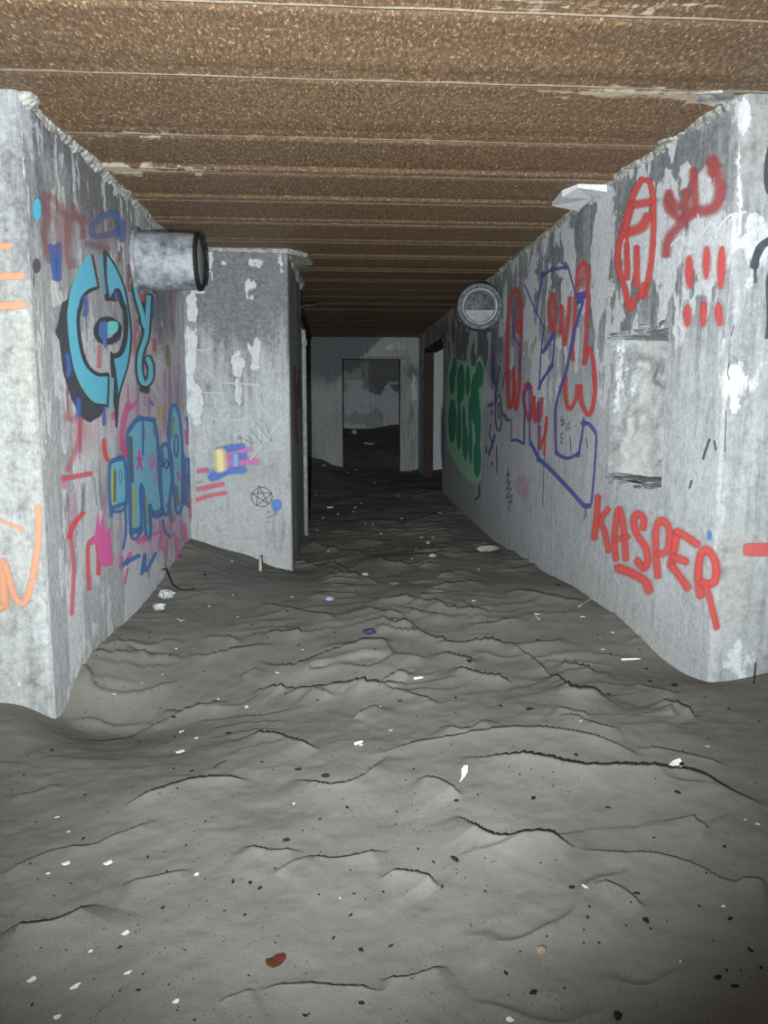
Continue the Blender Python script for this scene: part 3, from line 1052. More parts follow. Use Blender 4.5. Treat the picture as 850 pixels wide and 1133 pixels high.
# ------------------------------------------------------------------ graffiti: paint films lying on the walls
class Paint:
    base = 0.0012

    def __init__(s, name, hit, parent, label, step=2.0):
        s.name, s.hit, s.parent, s.label, s.step = name, hit, parent, label, step
        s.V, s.Cc, s.Fq = [], [], []
        s.n = 0
        s.layer = Paint.base
        s.dl = 0.000010
        s.gain = 1.5 if hit is hit_left else 0.8 if hit in (hit_nl, hit_nr) else 1.15

    def add(s, px, py, cols, faces, grow=0.0):
        off = s.layer + grow
        P = s.hit(np.asarray(px, float), np.asarray(py, float), off)
        s.V.append(P)
        cols = np.array(cols, float)
        cols[:, :3] = np.clip(cols[:, :3] * s.gain, 0, 0.92)
        s.Cc.append(cols)
        s.Fq += [tuple(i + s.n for i in f) for f in faces]
        s.n += len(P)
        s.layer += s.dl if s.n < 60000 else 0.0

    def stroke(s, pts, w, col, a=1.0, soft=0.42, taper=False, jit=0.06):
        w = w * 1.10
        ln = sum(math.dist(p, q) for p, q in zip(pts, pts[1:]))
        if w > 0.3 * ln:
            soft = max(soft, 0.78)
        L = smooth_line(pts, s.step)
        d = np.gradient(L, axis=0)
        d /= np.maximum(np.hypot(d[:, 0], d[:, 1]), 1e-6)[:, None]
        L = np.vstack([L[0] - d[0] * w * 0.32, L[0] - d[0] * w * .15, L, L[-1] + d[-1] * w * .15, L[-1] + d[-1] * w * 0.32])
        d = np.vstack([d[0], d[0], d, d[-1], d[-1]])
        nrm = np.stack([-d[:, 1], d[:, 0]], -1)
        n = len(L)
        t = np.linspace(0, 1, n)
        ww = w * (1 + jit * (vnoise(np.arange(n) * 0.35, np.full(n, w), 77) - 0.5) * 2)
        ww[0] *= 0.4
        ww[-1] *= 0.4
        ww[1] *= 0.85
        ww[-2] *= 0.85
        if taper:
            ww *= np.clip(np.sin(np.pi * (0.12 + 0.8 * t)), 0.15, 1)
        offs = np.array([-1, -(1 - soft), 0, (1 - soft), 1]) * 0.5
        al = np.array([0, a, a, a, 0])
        px = (L[:, 0:1] + nrm[:, 0:1] * ww[:, None] * offs[None, :]).ravel()
        py = (L[:, 1:2] + nrm[:, 1:2] * ww[:, None] * offs[None, :]).ravel()
        A = np.tile(al, (n, 1))
        A[0] *= 0.0
        A[-1] *= 0.0
        c = np.array(lin(*col))
        cols = np.concatenate([np.tile(c, (n * 5, 1)), A.reshape(-1, 1)], 1)
        s.add(px, py, cols, grid_quads(n, 5).tolist(), np.repeat(t, 5) * 0.00002)

    def fill(s, pts, col, a=1.0, smooth=True):
        L = smooth_line(list(pts) + [pts[0]], max(s.step, 2))[:-1] if smooth else np.array(pts, float)
        tri = geometry.tessellate_polygon([[Vector((p[0], p[1], 0)) for p in L]])
        c = np.array(list(lin(*col)) + [a])
        s.add(L[:, 0], L[:, 1], np.tile(c, (len(L), 1)), [tuple(t) for t in tri])

    def blob(s, cx, cy, rx, ry, col, a=1.0, hard=0.5, n=20, rot=0.0):
        px, py, al = [cx], [cy], [a]
        for r, k in ((hard, a), ((1 + hard) / 2, a * 0.55), (1.0, 0.0)):
            for i in range(n):
                t = 2 * math.pi * i / n
                f = 1 + 0.10 * (random.random() - 0.5)
                x, y = rx * r * f * math.cos(t), ry * r * f * math.sin(t)
                px.append(cx + x * math.cos(rot) - y * math.sin(rot))
                py.append(cy + x * math.sin(rot) + y * math.cos(rot))
                al.append(k)
        faces = [(0, 1 + i, 1 + (i + 1) % n) for i in range(n)]
        for r in range(2):
            o = 1 + r * n
            faces += [(o + i, o + n + i, o + n + (i + 1) % n, o + (i + 1) % n) for i in range(n)]
        c = np.tile(np.array(lin(*col)), (len(px), 1))
        s.add(px, py, np.concatenate([c, np.array(al)[:, None]], 1), faces)

    def ring(s, cx, cy, rx, ry, w, col, a=1.0, a0=0, a1=360):
        pts = [(cx + rx * math.cos(math.radians(t)), cy + ry * math.sin(math.radians(t))) for t in np.linspace(a0, a1, 17)]
        s.stroke(pts, w, col, a)

    def build(s):
        Paint.base = s.layer + 0.0001
        me = bpy.data.meshes.new(s.name)
        V = np.concatenate(s.V)
        me.from_pydata(V.tolist(), [], s.Fq)
        set_col(me, 'paint', np.concatenate(s.Cc))
        o = link(s.name, me, M_paint, s.parent)
        o['label'] = s.label
        return o


RED = (212, 66, 58)
RED2 = (180, 62, 62)
CY = (84, 178, 208)
BLK = (38, 42, 48)
BLU = (66, 108, 178)
VIO = (78, 72, 156)
PNK = (206, 84, 150)

# --- KASPER
R1 = crop(640, 530, 4.474)
g = Paint('graffiti_lettering', hit_right, wall_right, 'red spray-painted KASPER lettering')
k = 1 / 4.474
for pts, w in ((((98, 85), (92, 190), (80, 295)), 26), (((150, 148), (112, 205), (132, 262), (152, 358)), 24),
               (((188, 398), (180, 290), (200, 150), (224, 230), (236, 398)), 26), (((188, 300), (250, 284)), 24),
               (((322, 245), (325, 200), (298, 172), (275, 200), (292, 275), (335, 340), (345, 410), (322, 440), (292, 402)), 30),
               (((396, 482), (386, 380), (386, 250), (415, 204), (450, 245), (450, 330), (425, 366), (395, 370)), 30),
               (((488, 262), (478, 340), (460, 425)), 34), (((488, 260), (540, 288), (592, 325)), 34), (((470, 385), (535, 408)), 34), (((462, 430), (510, 490), (545, 540)), 34),
               (((606, 580), (596, 480), (606, 380), (640, 352), (680, 410), (680, 500), (645, 520), (610, 510)), 34), (((636, 535), (662, 630), (686, 738)), 26),
               (((195, 440), (270, 468), (335, 510), (352, 555)), 36)):
    g.stroke(R1(pts), w * k * 1.9, (206, 96, 92), 0.4, 0.8)
    g.stroke(R1(pts), w * k * 1.3, RED, 1.0, 0.6)
g.build()
g = Paint('graffiti_spot', hit_right, wall_right, 'small blue paint spot above KASPER')
g.blob(640 + 650 * k, 530 + 278 * k, 15 * k, 32 * k, (70, 130, 200), 0.9, 0.5)
g.build()

# --- oval figure, scrawl, six marks
R2 = crop(670, 160, 4.722)
k = 1 / 4.722
g = Paint('graffiti_figure', hit_right, wall_right, 'red looped oval figure')
for pts, w in ((((190, 182), (236, 205), (254, 350), (242, 600), (205, 780), (172, 788)), 24), (((190, 182), (150, 260), (122, 370), (78, 500), (66, 620), (100, 740), (130, 855), (152, 806)), 26),
               (((130, 318), (238, 300)), 34), (((98, 462), (185, 435), (226, 375)), 44), (((130, 330), (104, 440)), 34), (((165, 535), (165, 740)), 26), (((112, 520), (116, 700)), 24), (((116, 470), (112, 560)), 14), (((185, 790), (205, 730)), 30)):
    g.stroke(R2(pts), w * k * 1.5, (200, 100, 96), 0.3, 0.7)
    g.stroke(R2(pts), w * k * 1.5, (208, 62, 52), 0.95, 0.6)
g.build()
g = Paint('graffiti_scrawl', hit_right, wall_right, 'faded red three-stroke scrawl')
for pts, w in ((((335, 250), (330, 330), (400, 385), (465, 340), (462, 135)), 40), (((422, 240), (428, 370)), 36), (((318, 575), (335, 490), (410, 400)), 46), (((480, 350), (570, 330), (602, 240), (585, 150), (562, 80)), 54), (((560, 90), (560, 150)), 50), (((330, 280), (380, 330)), 50)):
    g.stroke(R2(pts), w * k * 1.7, (180, 92, 92), 0.4, 0.8)
    g.stroke(R2(pts), w * k * 1.3, (176, 66, 66), 0.7, 0.7)
g.build()
g = Paint('graffiti_marks', hit_right, wall_right, 'six short red spray marks in two rows')
for pts, w in ((((440, 595), (440, 735)), 46), (((532, 545), (528, 690)), 42), (((612, 545), (604, 740)), 42), (((432, 850), (430, 940)), 42), (((518, 830), (512, 940)), 36), (((592, 840), (600, 935)), 40)):
    g.stroke(R2(pts), w * k * 1.7, (190, 100, 96), 0.3, 0.8)
    g.stroke(R2(pts), w * k * 1.25, (206, 64, 58), 0.95, 0.65, taper=True)
g.build()
g = Paint('chalk_scratch', hit_right, wall_right, 'white jagged scratch line')
g.stroke([R2([p])[0] for p in ((345, 530), (370, 500), (400, 484), (430, 525), (455, 460), (470, 490), (505, 465), (555, 405), (580, 460))], 2.0, (220, 224, 226), 0.9, 0.3)
g.stroke(R2(((590, 440), (650, 372), (740, 350))), 3.0, (224, 228, 230), 0.9, 0.3)
g.stroke(R2(((485, 365), (505, 460))), 2.0, (220, 224, 226), 0.8, 0.3)
g.build()

# --- red loops and violet outline letters
R3 = crop(550, 270, 7.083)
R4 = crop(540, 410, 6.538)
g = Paint('graffiti_loops', hit_right, wall_right, 'red tall loops and small red letters')
k = 1 / 7.083
g.blob(*R3([(155, 560)])[0], 6, 26, (150, 90, 120), 0.45, 0.5)
g.blob(*R3([(432, 540)])[0], 6.5, 26, (178, 84, 90), 0.6, 0.5)
g.blob(*R3([(672, 250)])[0], 6, 20, (196, 84, 84), 0.6, 0.5)
for pts, w in ((((680, 140), (640, 200), (622, 350), (612, 560), (600, 720), (592, 900)), 24), (((682, 140), (716, 220), (712, 480), (702, 700), (688, 940)), 30), (((690, 930), (728, 815), (760, 930), (772, 1130)), 30),
               (((596, 850), (600, 910)), 30), (((150, 345), (112, 430), (86, 650), (80, 900), (90, 1130)), 26), (((165, 350), (192, 480), (192, 700), (182, 1000), (176, 1130)), 22), (((135, 960), (132, 1130)), 18),
               (((170, 610), (175, 690)), 42), (((440, 385), (408, 500), (425, 640), (455, 690)), 24), (((455, 400), (465, 560), (455, 690)), 20), (((500, 700), (515, 540), (505, 480)), 26), (((530, 790), (556, 640), (575, 420)), 30), (((530, 790), (512, 640)), 22), (((485, 690), (520, 660)), 26), (((220, 1110), (250, 1085), (275, 1130)), 16)):
    g.stroke(R3(pts), w * k * 1.35, (204, 62, 60), 0.9, 0.6)
k = 1 / 6.538
for pts, w in ((((562, 45), (564, 180), (590, 278), (640, 205), (648, 110)), 28), (((672, 110), (680, 230), (728, 320), (765, 250), (778, 100), (770, 0)), 30), (((150, 0), (150, 180), (162, 272), (190, 180), (186, 0)), 24),
               (((194, 80), (205, 285), (226, 150), (230, 0)), 20), (((300, 100), (262, 150), (268, 260), (305, 360), (322, 200), (300, 100)), 22), (((335, 190), (345, 372), (372, 230), (375, 370)), 22), (((392, 200), (385, 330)), 22),
               (((425, 335), (420, 440), (375, 570)), 18), (((418, 380), (410, 610)), 14), (((380, 400), (378, 480), (385, 560)), 14)):
    g.stroke(R4(pts), w * k * 1.35, (208, 60, 54), 0.9, 0.6)
g.stroke(R4(((410, 600), (404, 800), (398, 985))), 0.9, (90, 74, 86), 0.8, 0.4)
g.build()
g = Paint('graffiti_outline', hit_right, wall_right, 'violet-blue angular outline letters')
k = 1 / 7.083
for pts, w in ((((362, 245), (332, 400), (315, 540)), 15), (((375, 235), (430, 200)), 30), (((430, 200), (545, 180)), 34), (((540, 150), (548, 195)), 30), (((560, 170), (590, 290), (622, 400)), 14), (((678, 450), (612, 680), (545, 1000), (498, 1130)), 24),
               (((220, 320), (310, 530), (372, 655)), 12), (((372, 640), (348, 860), (335, 1100)), 12), (((450, 705), (362, 850)), 30), (((456, 700), (436, 960)), 14), (((436, 950), (350, 1080), (330, 1140)), 24), (((412, 980), (436, 940)), 34), (((125, 620), (140, 740), (180, 800), (182, 1000)), 15), (((360, 225), (365, 260)), 34)):
    g.stroke(R3(pts), w * k, VIO, 0.9, 0.35)
g.fill(R3(((618, 390), (706, 362), (700, 420), (668, 460), (628, 484))), (70, 62, 160), 0.95, False)
k = 1 / 6.538
for pts, w in ((((550, 55), (496, 250), (490, 420), (496, 590)), 20), (((496, 595), (540, 625), (590, 632), (660, 600)), 28), (((660, 610), (690, 420), (696, 345)), 18), (((696, 375), (740, 392), (782, 450)), 28), (((782, 440), (786, 520), (770, 760), (752, 960)), 18),
               (((745, 975), (690, 968), (610, 880), (460, 720), (370, 640)), 32), (((370, 640), (310, 515)), 24), (((370, 200), (366, 620)), 11), (((172, 350), (173, 505)), 8), (((172, 505), (215, 505), (262, 530)), 22), (((262, 535), (268, 300), (262, 200), (300, 100)), 14),
               (((305, 545), (300, 100)), 12), (((680, 380), (710, 385)), 30), (((690, 980), (740, 985)), 36), (((365, 630), (365, 655)), 26), (((495, 580), (500, 605)), 26), (((660, 590), (655, 625)), 26)):
    g.stroke(R4(pts), w * k, VIO, 0.92, 0.35)
g.stroke(R4(((706, 990), (702, 1080))), 1.0, BLK, 0.8, 0.3)
g.stroke(R4(((716, 990), (718, 1060))), 1.0, BLK, 0.8, 0.3)
g.build()
g = Paint('graffiti_scribble', hit_right, wall_right, 'thin purple vertical scribble')
g.stroke(R4(((150, 715), (140, 760), (160, 740), (138, 810), (165, 800), (140, 860), (170, 850), (140, 920), (182, 900), (150, 960), (175, 945), (150, 1005), (170, 1010))), 1.3, (92, 84, 130), 0.85, 0.3)
g.build()
g = Paint('graffiti_scribble', hit_right, wall_right, 'thin black pen scribble between outline letters')
g.stroke(R4(((540, 330), (530, 370), (555, 350), (535, 400), (562, 380))), 1.0, BLK, 0.7, 0.3)
g.stroke(R4(((575, 390), (595, 380), (565, 420), (600, 410), (570, 440))), 1.0, BLK, 0.5, 0.3)
g.stroke(R4(((525, 460), (545, 450), (525, 490), (548, 485), (528, 525), (545, 520))), 1.0, BLK, 0.6, 0.3)
g.stroke(R4(((600, 480), (604, 600))), 1.0, BLK, 0.6, 0.3)
g.stroke(R4(((715, 485), (724, 560))), 1.2, (80, 74, 110), 0.7, 0.3)
g.build()
g = Paint('black_scuffs', hit_right, wall_right, 'black scuff marks')
for pts, w in (((( 786, 486), (781, 500), (779, 508)), 3.2), (((791, 488), (793, 498)), 2.6), (((766, 532), (764, 540)), 3), (((808, 400), (806, 412), (808, 420)), 1.4), (((804, 455), (803, 500)), 1.2), (((813, 360), (810, 372)), 1.2)):
    g.stroke(pts, w, (52, 56, 60), 0.8, 0.5)
g.build()
g = Paint('graffiti_haze', hit_right, wall_right, 'soft pink sprayed haze')
g.blob(*R4([(256, 835)])[0], 9, 17, (214, 160, 188), 0.6, 0.2)
g.build()

# --- green tag and blue doodles by the far door
R5 = crop(480, 380, 6.29)
g = Paint('graffiti_tag', hit_right, wall_right, 'green bubble-letter tag with pale outlines', 1.5)
g.fill(R5(((100, 185), (120, 100), (138, 72), (162, 110), (230, 125), (286, 160), (320, 85), (352, 150), (355, 230), (345, 330), (338, 600), (340, 860), (318, 960), (240, 950), (130, 800), (95, 700), (84, 500))), (178, 232, 200), 0.9)
DG = (26, 150, 108)
for cx, cy, rx, ry in ((146, 165, 19, 78), (130, 265, 23, 95), (192, 275, 30, 138), (240, 260, 18, 112), (132, 540, 32, 160), (178, 590, 19, 165), (222, 690, 24, 130), (212, 530, 14, 100), (258, 690, 15, 160), (322, 215, 32, 98), (288, 390, 34, 190), (310, 560, 24, 170), (305, 800, 30, 142), (255, 480, 14, 120), (180, 380, 16, 60)):
    g.blob(*R5([(cx, cy)])[0], rx / 6.29 * 0.92, ry / 6.29 * 0.98, DG, 1.0, 0.9)
g.build()
g = Paint('graffiti_doodle', hit_right, wall_right, 'blue looping doodle beside the green tag')
NB = (62, 78, 122)
for pts, w in ((((408, 95), (425, 250), (446, 330)), 14), (((462, 160), (436, 320), (430, 420)), 14), (((385, 432), (412, 420)), 30), (((427, 640), (405, 720), (385, 775)), 18), (((440, 710), (443, 900)), 8), (((408, 822), (408, 850)), 14), (((400, 560), (390, 640), (410, 690)), 10), (((490, 490), (512, 530), (530, 536)), 24), (((500, 200), (484, 310)), 8), (((370, 720), (368, 760)), 14), (((410, 470), (405, 500)), 14), (((60, 450), (58, 700), (64, 860)), 10), (((320, 990), (316, 1060), (290, 1090)), 14)):
    g.stroke(R5(pts), w / 6.29, NB, 0.8, 0.4)
g.ring(480 + 455 / 6.29, 380 + 485 / 6.29, 3.6, 20, 1.9, NB, 0.85)
g.ring(480 + 456 / 6.29, 380 + 470 / 6.29, 1.4, 9, 1.4, NB, 0.8)
for x, y, rx, ry, a in ((405, 180, 30, 110, .4), (62, 620, 14, 200, .45), (430, 250, 20, 120, .3)):
    g.blob(480 + x / 6.29, 380 + y / 6.29, rx / 6.29 * 1.6, ry / 6.29 * 1.4, (88, 104, 142), a, 0.3)
g.build()

# --- near faces
g = Paint('graffiti_bar', hit_nr, wall_right, 'short red bar at wall edge')
g.stroke([(826, 608), (900, 608)], 15, (226, 84, 80), 0.95, 0.25)
g.build()
g = Paint('graffiti_drips', hit_nr, wall_right, 'black dripping brush strokes at wall edge')
g.stroke(R2(((860, 500), (815, 530), (785, 590), (775, 640))), 9, (46, 52, 62), 0.95, 0.2)
g.stroke(R2(((780, 640), (782, 720))), 3, (46, 52, 62), 0.95, 0.2)
g.stroke(R2(((862, 20), (845, 130), (850, 230), (870, 260))), 8, (46, 52, 62), 0.95, 0.2)
g.stroke(R2(((870, 640), (845, 720), (850, 900), (840, 1010))), 4, (46, 52, 62), 0.9, 0.2)
g.stroke([(868, 330), (880, 400)], 20, (46, 52, 62), 0.9, 0.2)
g.build()
L0 = crop(0, 240, 2.46)
g = Paint('graffiti_lettering', hit_nl, wall_left, 'orange sprayed bars and curved letters')
OR = (238, 162, 116)
for pts, w in ((((-60, 82), (26, 80)), 20), (((-60, 166), (62, 160)), 22), (((-60, 246), (66, 240)), 24), (((-60, 800), (0, 825), (66, 852)), 10), (((8, 940), (12, 1060)), 36), (((-40, 1070), (5, 1060)), 30), (((15, 945), (40, 1030), (68, 1048), (92, 970), (106, 860), (104, 790)), 20)):
    g.stroke(L0(pts), w / 2.46 * 1.3, (232, 190, 160), 0.35, 0.8)
    g.stroke(L0(pts), w / 2.46, OR, 0.82, 0.5)
g.build()

# --- left wall
C1 = crop(20, 200, 5.3125)
C2 = crop(40, 340, 5.3125)
C3 = crop(50, 440, 4.722)
C4 = crop(50, 540, 4.722)
k = 1 / 5.3125
g = Paint('graffiti_haze', hit_left, wall_left, 'dark red and blue hazy sprayed background')
for pts, w, c, a in ((((150, 80), (170, 200), (150, 330), (180, 470)), 60, (140, 70, 74), .5), (((190, 90), (280, 200), (370, 220)), 70, (150, 76, 78), .4), (((320, 150), (370, 260), (380, 330)), 50, (140, 66, 68), .45), (((290, 250), (280, 420), (310, 500)), 80, (160, 84, 88), .45),
                     (((400, 370), (480, 390), (520, 400)), 60, (120, 84, 100), .4), (((600, 400), (590, 470)), 30, (140, 60, 64), .5), (((650, 500), (655, 640)), 40, (130, 60, 66), .6)):
    g.stroke(C1(pts), w * k, c, a, 0.8)
g.blob(*C1([(215, 450)])[0], 5.5, 18, (64, 94, 160), 0.85, 0.6)
g.stroke(C1(((185, 380), (205, 500), (215, 580))), 34 * k, (64, 96, 168), 0.85, 0.5)
g.stroke(C1(((235, 370), (235, 580))), 34 * k, (60, 92, 164), 0.85, 0.5)
g.stroke(C1(((210, 610), (225, 680), (245, 720))), 40 * k, (206, 214, 224), 0.8, 0.5)
g.build()
g = Paint('graffiti_spot', hit_left, wall_left, 'bright light-blue oval paint spot')
g.blob(*C1([(105, 168)])[0], 26 * k, 70 * k, (72, 176, 222), 1.0, 0.88)
g.build()
g = Paint('graffiti_spot', hit_left, wall_left, 'dark grey oval paint spot with a drip')
g.blob(*C1([(103, 500)])[0], 26 * k, 46 * k, (66, 68, 74), 0.95, 0.85)
g.stroke(C1(((88, 520), (86, 620))), 1.2, (66, 68, 74), 0.9)
g.build()
g = Paint('graffiti_loop', hit_left, wall_left, 'blue sprayed triangular loop')
for pts, w in ((((545, 190), (470, 225), (430, 280), (440, 325), (510, 320), (600, 300)), 46), (((560, 190), (600, 250), (605, 350)), 50)):
    g.stroke(C1(pts), w * k, (70, 108, 172), 0.75, 0.6)
g.stroke(C1(((585, 350), (588, 410))), 20 * k, (230, 226, 228), 0.9, 0.4)
g.build()

g = Paint('paint_streaks', hit_left, wall_left, 'many thin vertical paint runs')
r9 = random.Random(12)
for _ in range(150):
    x = r9.uniform(70, 212)
    y = r9.uniform(300, 590) if x > 120 else r9.uniform(380, 560)
    L_ = r9.uniform(14, 60)
    c = r9.choice([(214, 220, 228), (226, 230, 236), (206, 200, 216), (110, 114, 122), (90, 94, 104), (196, 120, 160), (190, 90, 100), (88, 124, 176), (150, 140, 170), (210, 214, 220), (206, 150, 180)])
    g.stroke([(x, y), (x + r9.uniform(-1, 1), y + L_ * .5), (x + r9.uniform(-1.5, 1.5), y + L_)], r9.uniform(1.5, 5.5), c, r9.uniform(.25, .6), 0.8, taper=True)
for x, y, rx, ry, c, a in ((150, 460, 40, 60, (196, 150, 184), .35), (120, 500, 22, 50, (216, 214, 226), .4), (190, 440, 18, 70, (176, 150, 176), .4), (180, 590, 34, 30, (196, 150, 190), .4), (95, 610, 14, 60, (222, 224, 234), .5), (90, 480, 20, 30, (200, 140, 146), .35), (150, 600, 30, 30, (206, 180, 210), .35), (70, 250, 26, 40, (150, 104, 110), .35), (110, 260, 26, 30, (140, 100, 110), .3)):
    g.blob(x, y, rx, ry, c, a, 0.15)
g.build()

g = Paint('graffiti_letter', hit_left, wall_left, 'large cyan letter with black outline and an eye')
up = lambda pts: [(x - 106.25, y - 743.75) for x, y in pts]
black_o = up(((412, 440), (360, 505), (310, 600), (280, 700), (250, 715), (222, 850))) + [(103, 150), (128, 200), (150, 380), (200, 540), (265, 655), (310, 678), (372, 640), (395, 590)]
cy_out = up(((410, 425), (360, 505), (312, 620), (290, 740))) + [(180, 60), (192, 210), (220, 360), (265, 470), (330, 550), (400, 565), (410, 582)]
cy_in = [(418, 395), (350, 392), (290, 335), (256, 230), (240, 100), (246, 10)] + up(((356, 760), (372, 690), (408, 650), (455, 630), (432, 500)))
g.fill(C2(black_o + cy_out[::-1]), (44, 48, 56), 0.97, False)
g.fill(C2(cy_out + cy_in), CY, 1.0, False)
g.stroke(C2(cy_out[1:-1]), 12 * k, (110, 208, 222), 0.7, 0.5)
g.stroke(C2(cy_in[:-1]), 22 * k, BLK, 0.97, 0.25)
r_out = up(((516, 425), (575, 520), (622, 640), (648, 780))) + [(546, 60), (552, 180), (536, 330), (500, 450), (478, 540), (465, 690)]
r_in = [(452, 400), (446, 300), (500, 270), (525, 200), (518, 60)] + up(((610, 740), (575, 655), (545, 690), (520, 600)))
g.fill(C2(r_out + r_in), CY, 1.0, False)
g.stroke(C2(r_out), 12 * k, BLK, 0.9, 0.3)
g.stroke(C2(up(((548, 700), (578, 645), (612, 740))) + [(510, -10), (522, 80), (516, 190), (490, 268), (440, 292)]), 30 * k, BLK, 0.97, 0.2)
g.stroke(C2([(436, 270), (450, 400), (464, 560), (466, 700)]), 34 * k, BLK, 0.97, 0.25, taper=True)
g.stroke(C2(up(((505, 420), (498, 520), (505, 620), (520, 700)))), 28 * k, BLK, 0.97, 0.25)
g.stroke(C2(up(((430, 435), (450, 540), (468, 630)))), 12 * k, BLK, 0.9, 0.3)
g.stroke(C2(up(((480, 440), (488, 560), (500, 660)))), 30 * k, (120, 178, 200), 0.7, 0.5)
g.stroke(C2([(420, 400), (418, 480), (412, 585)]), 12 * k, BLK, 0.9, 0.3)
g.stroke(C2([(440, 420), (436, 520), (430, 600)]), 26 * k, (112, 176, 190), 0.9, 0.4)
g.ring(40 + 410 * k, 340 + 138 * k, 62 * k, 66 * k, 40 * k, BLK, 0.97)
g.stroke(C2([(440, 85), (478, 110), (470, 180), (420, 200)]), 34 * k, BLK, 0.95, 0.3)
g.fill(C2([(365, 90), (405, 84), (412, 150), (408, 180), (402, 250), (380, 190), (362, 160)]), BLU, 1.0)
g.fill(C2([(412, 90), (440, 80), (474, 92), (470, 140), (440, 160), (416, 160)]), (108, 204, 216), 1.0)
g.stroke(C2([(385, -50), (275, 10), (285, 60)]), 1.0, BLU, 0.0)
g.stroke(C2(up(((385, 680), (392, 740), (385, 790)))), 40 * k, (62, 100, 170), 0.8, 0.5)
g.stroke(C2(up(((565, 660), (575, 700)))), 36 * k, (62, 100, 170), 0.8, 0.5)
g.stroke(C2([(365, 230), (362, 350)]), 34 * k, (196, 96, 104), 0.6, 0.6)
g.stroke(C2([(175, 280), (185, 360), (180, 400)]), 40 * k, (60, 102, 182), 0.9, 0.4)
g.stroke(C2([(240, 540), (242, 640)]), 40 * k, (60, 102, 182), 0.85, 0.5)
g.stroke(C2([(390, 590), (392, 690)]), 30 * k, (70, 84, 168), 0.8, 0.5)
g.stroke(C2([(178, 420), (178, 665)]), 1.1, (40, 42, 60), 0.9)
g.stroke(C2([(250, 640), (250, 850)]), 1.1, (90, 70, 120), 0.8)
g.stroke(C2([(288, 60), (290, 200)]), 1.1, (60, 90, 150), 0.8)
g.build()

g = Paint('graffiti_letter', hit_left, wall_left, 'narrow cyan squiggle with black outline')
pts_a = up(((682, 610), (700, 700), (726, 790))) + [(625, 90), (640, 120)]
pts_b = up(((762, 680), (756, 790))) + [(648, 60), (640, 170), (606, 280), (604, 390), (630, 450), (664, 420), (668, 350), (650, 300)]
for p_, w in ((pts_a, 52), (pts_b, 54)):
    g.stroke(C2(p_), w * k, BLK, 0.95, 0.2)
for p_, w in ((pts_a, 28), (pts_b, 30)):
    g.stroke(C2(p_), w * k, (92, 186, 208), 1.0, 0.3)
g.stroke(C2([(615, 480), (650, 490)]), 50 * k, BLK, 0.95, 0.3)
g.stroke(C2(up(((720, 570), (706, 640), (725, 700), (738, 640), (722, 575)))), 22 * k, (204, 64, 64), 0.9, 0.4)
g.stroke(C2(up(((700, 520), (760, 600), (800, 660)))), 2.0, BLK, 0.9, 0.3)
g.stroke(C2([(690, 190), (690, 250)]), 30 * k, (190, 70, 78), 0.8, 0.5)
g.stroke(C2([(770, 230), (775, 340)]), 34 * k, (132, 112, 74), 0.8, 0.5)
g.stroke(C2([(680, -40), (682, 60)]), 26 * k, (66, 92, 140), 0.7, 0.5)
g.build()

k = 1 / 4.722
g = Paint('graffiti_lettering', hit_left, wall_left, 'teal bubble letters outlined in blue')
TE = (104, 172, 198)
DB = (44, 104, 166)
sh = {
    'd': ((330, 345), (405, 318), (415, 560), (345, 590), (330, 500)),
    'm': ((424, 190), (445, 145), (485, 100), (510, 110), (560, 125), (580, 200), (592, 420), (604, 600), (562, 620), (540, 560), (545, 720), (522, 712), (505, 470), (492, 480), (495, 690), (445, 725), (438, 500), (424, 260)),
    'e': ((600, 260), (625, 240), (650, 290), (660, 400), (648, 520), (640, 600), (612, 600), (598, 420)),
    'o': ((640, 160), (655, 60), (675, 40), (700, 120), (714, 300), (712, 520), (700, 600), (680, 590), (665, 460), (645, 300)),
    'n': ((722, 330), (745, 320), (775, 360), (782, 480), (780, 570), (740, 560), (722, 480)),
}
for n_, P_ in sh.items():
    g.fill(C3(P_), TE if n_ != 'n' else (96, 140, 176), 0.97, False)
for pts, w, c, a in ((((345, 380), (345, 560)), 24, (196, 190, 70), .8), (((358, 380), (356, 540)), 18, (96, 110, 84), .7), (((440, 210), (448, 440)), 26, (84, 96, 86), .75), (((458, 480), (462, 670)), 22, (176, 176, 84), .8), (((522, 520), (526, 660)), 18, (160, 160, 84), .8),
                     (((565, 150), (566, 190)), 22, (150, 150, 70), .6), (((660, 110), (652, 210)), 24, (140, 150, 84), .7), (((605, 290), (608, 360)), 26, (90, 110, 70), .7), (((680, 470), (690, 560)), 26, (140, 120, 96), .7), (((735, 400), (740, 520)), 24, (130, 120, 100), .6), (((510, 160), (512, 220)), 14, (160, 120, 190), .7),
                     (((640, 560), (660, 640)), 40, (110, 120, 150), .7)):
    g.stroke(C3(pts), w * k, c, a, 0.6)
for n_, P_ in sh.items():
    g.stroke(C3(list(P_) + [P_[0]]), 17 * k, DB, 0.95, 0.3)
for pts, w in ((((505, 110), (505, 300)), 12), (((430, 170), (480, 115), (570, 115)), 24), (((345, 575), (415, 550)), 26), (((338, 590), (340, 620)), 24), (((340, 330), (400, 318)), 26), (((445, 700), (495, 690)), 40), (((565, 605), (610, 595)), 40), (((545, 560), (548, 700)), 14), (((412, 560), (415, 700), (402, 790)), 14),
               (((720, 300), (722, 560)), 14), (((770, 330), (782, 580)), 16), (((790, 330), (790, 480)), 26), (((745, 330), (750, 480)), 12), (((610, 640), (622, 700), (650, 728)), 14), (((760, 150), (772, 170)), 26), (((735, 100), (770, 290)), 12), (((545, 20), (560, 40)), 14)):
    g.stroke(C3(pts), w * k, DB, 0.92, 0.35)
g.ring(50 + 387 * k, 440 + 410 * k, 7 * k, 36 * k, 5 * k, (60, 130, 160), .9)
g.stroke(C3(((622, 320), (640, 340), (630, 372), (616, 350), (626, 335))), 9 * k, (40, 66, 120), .9)
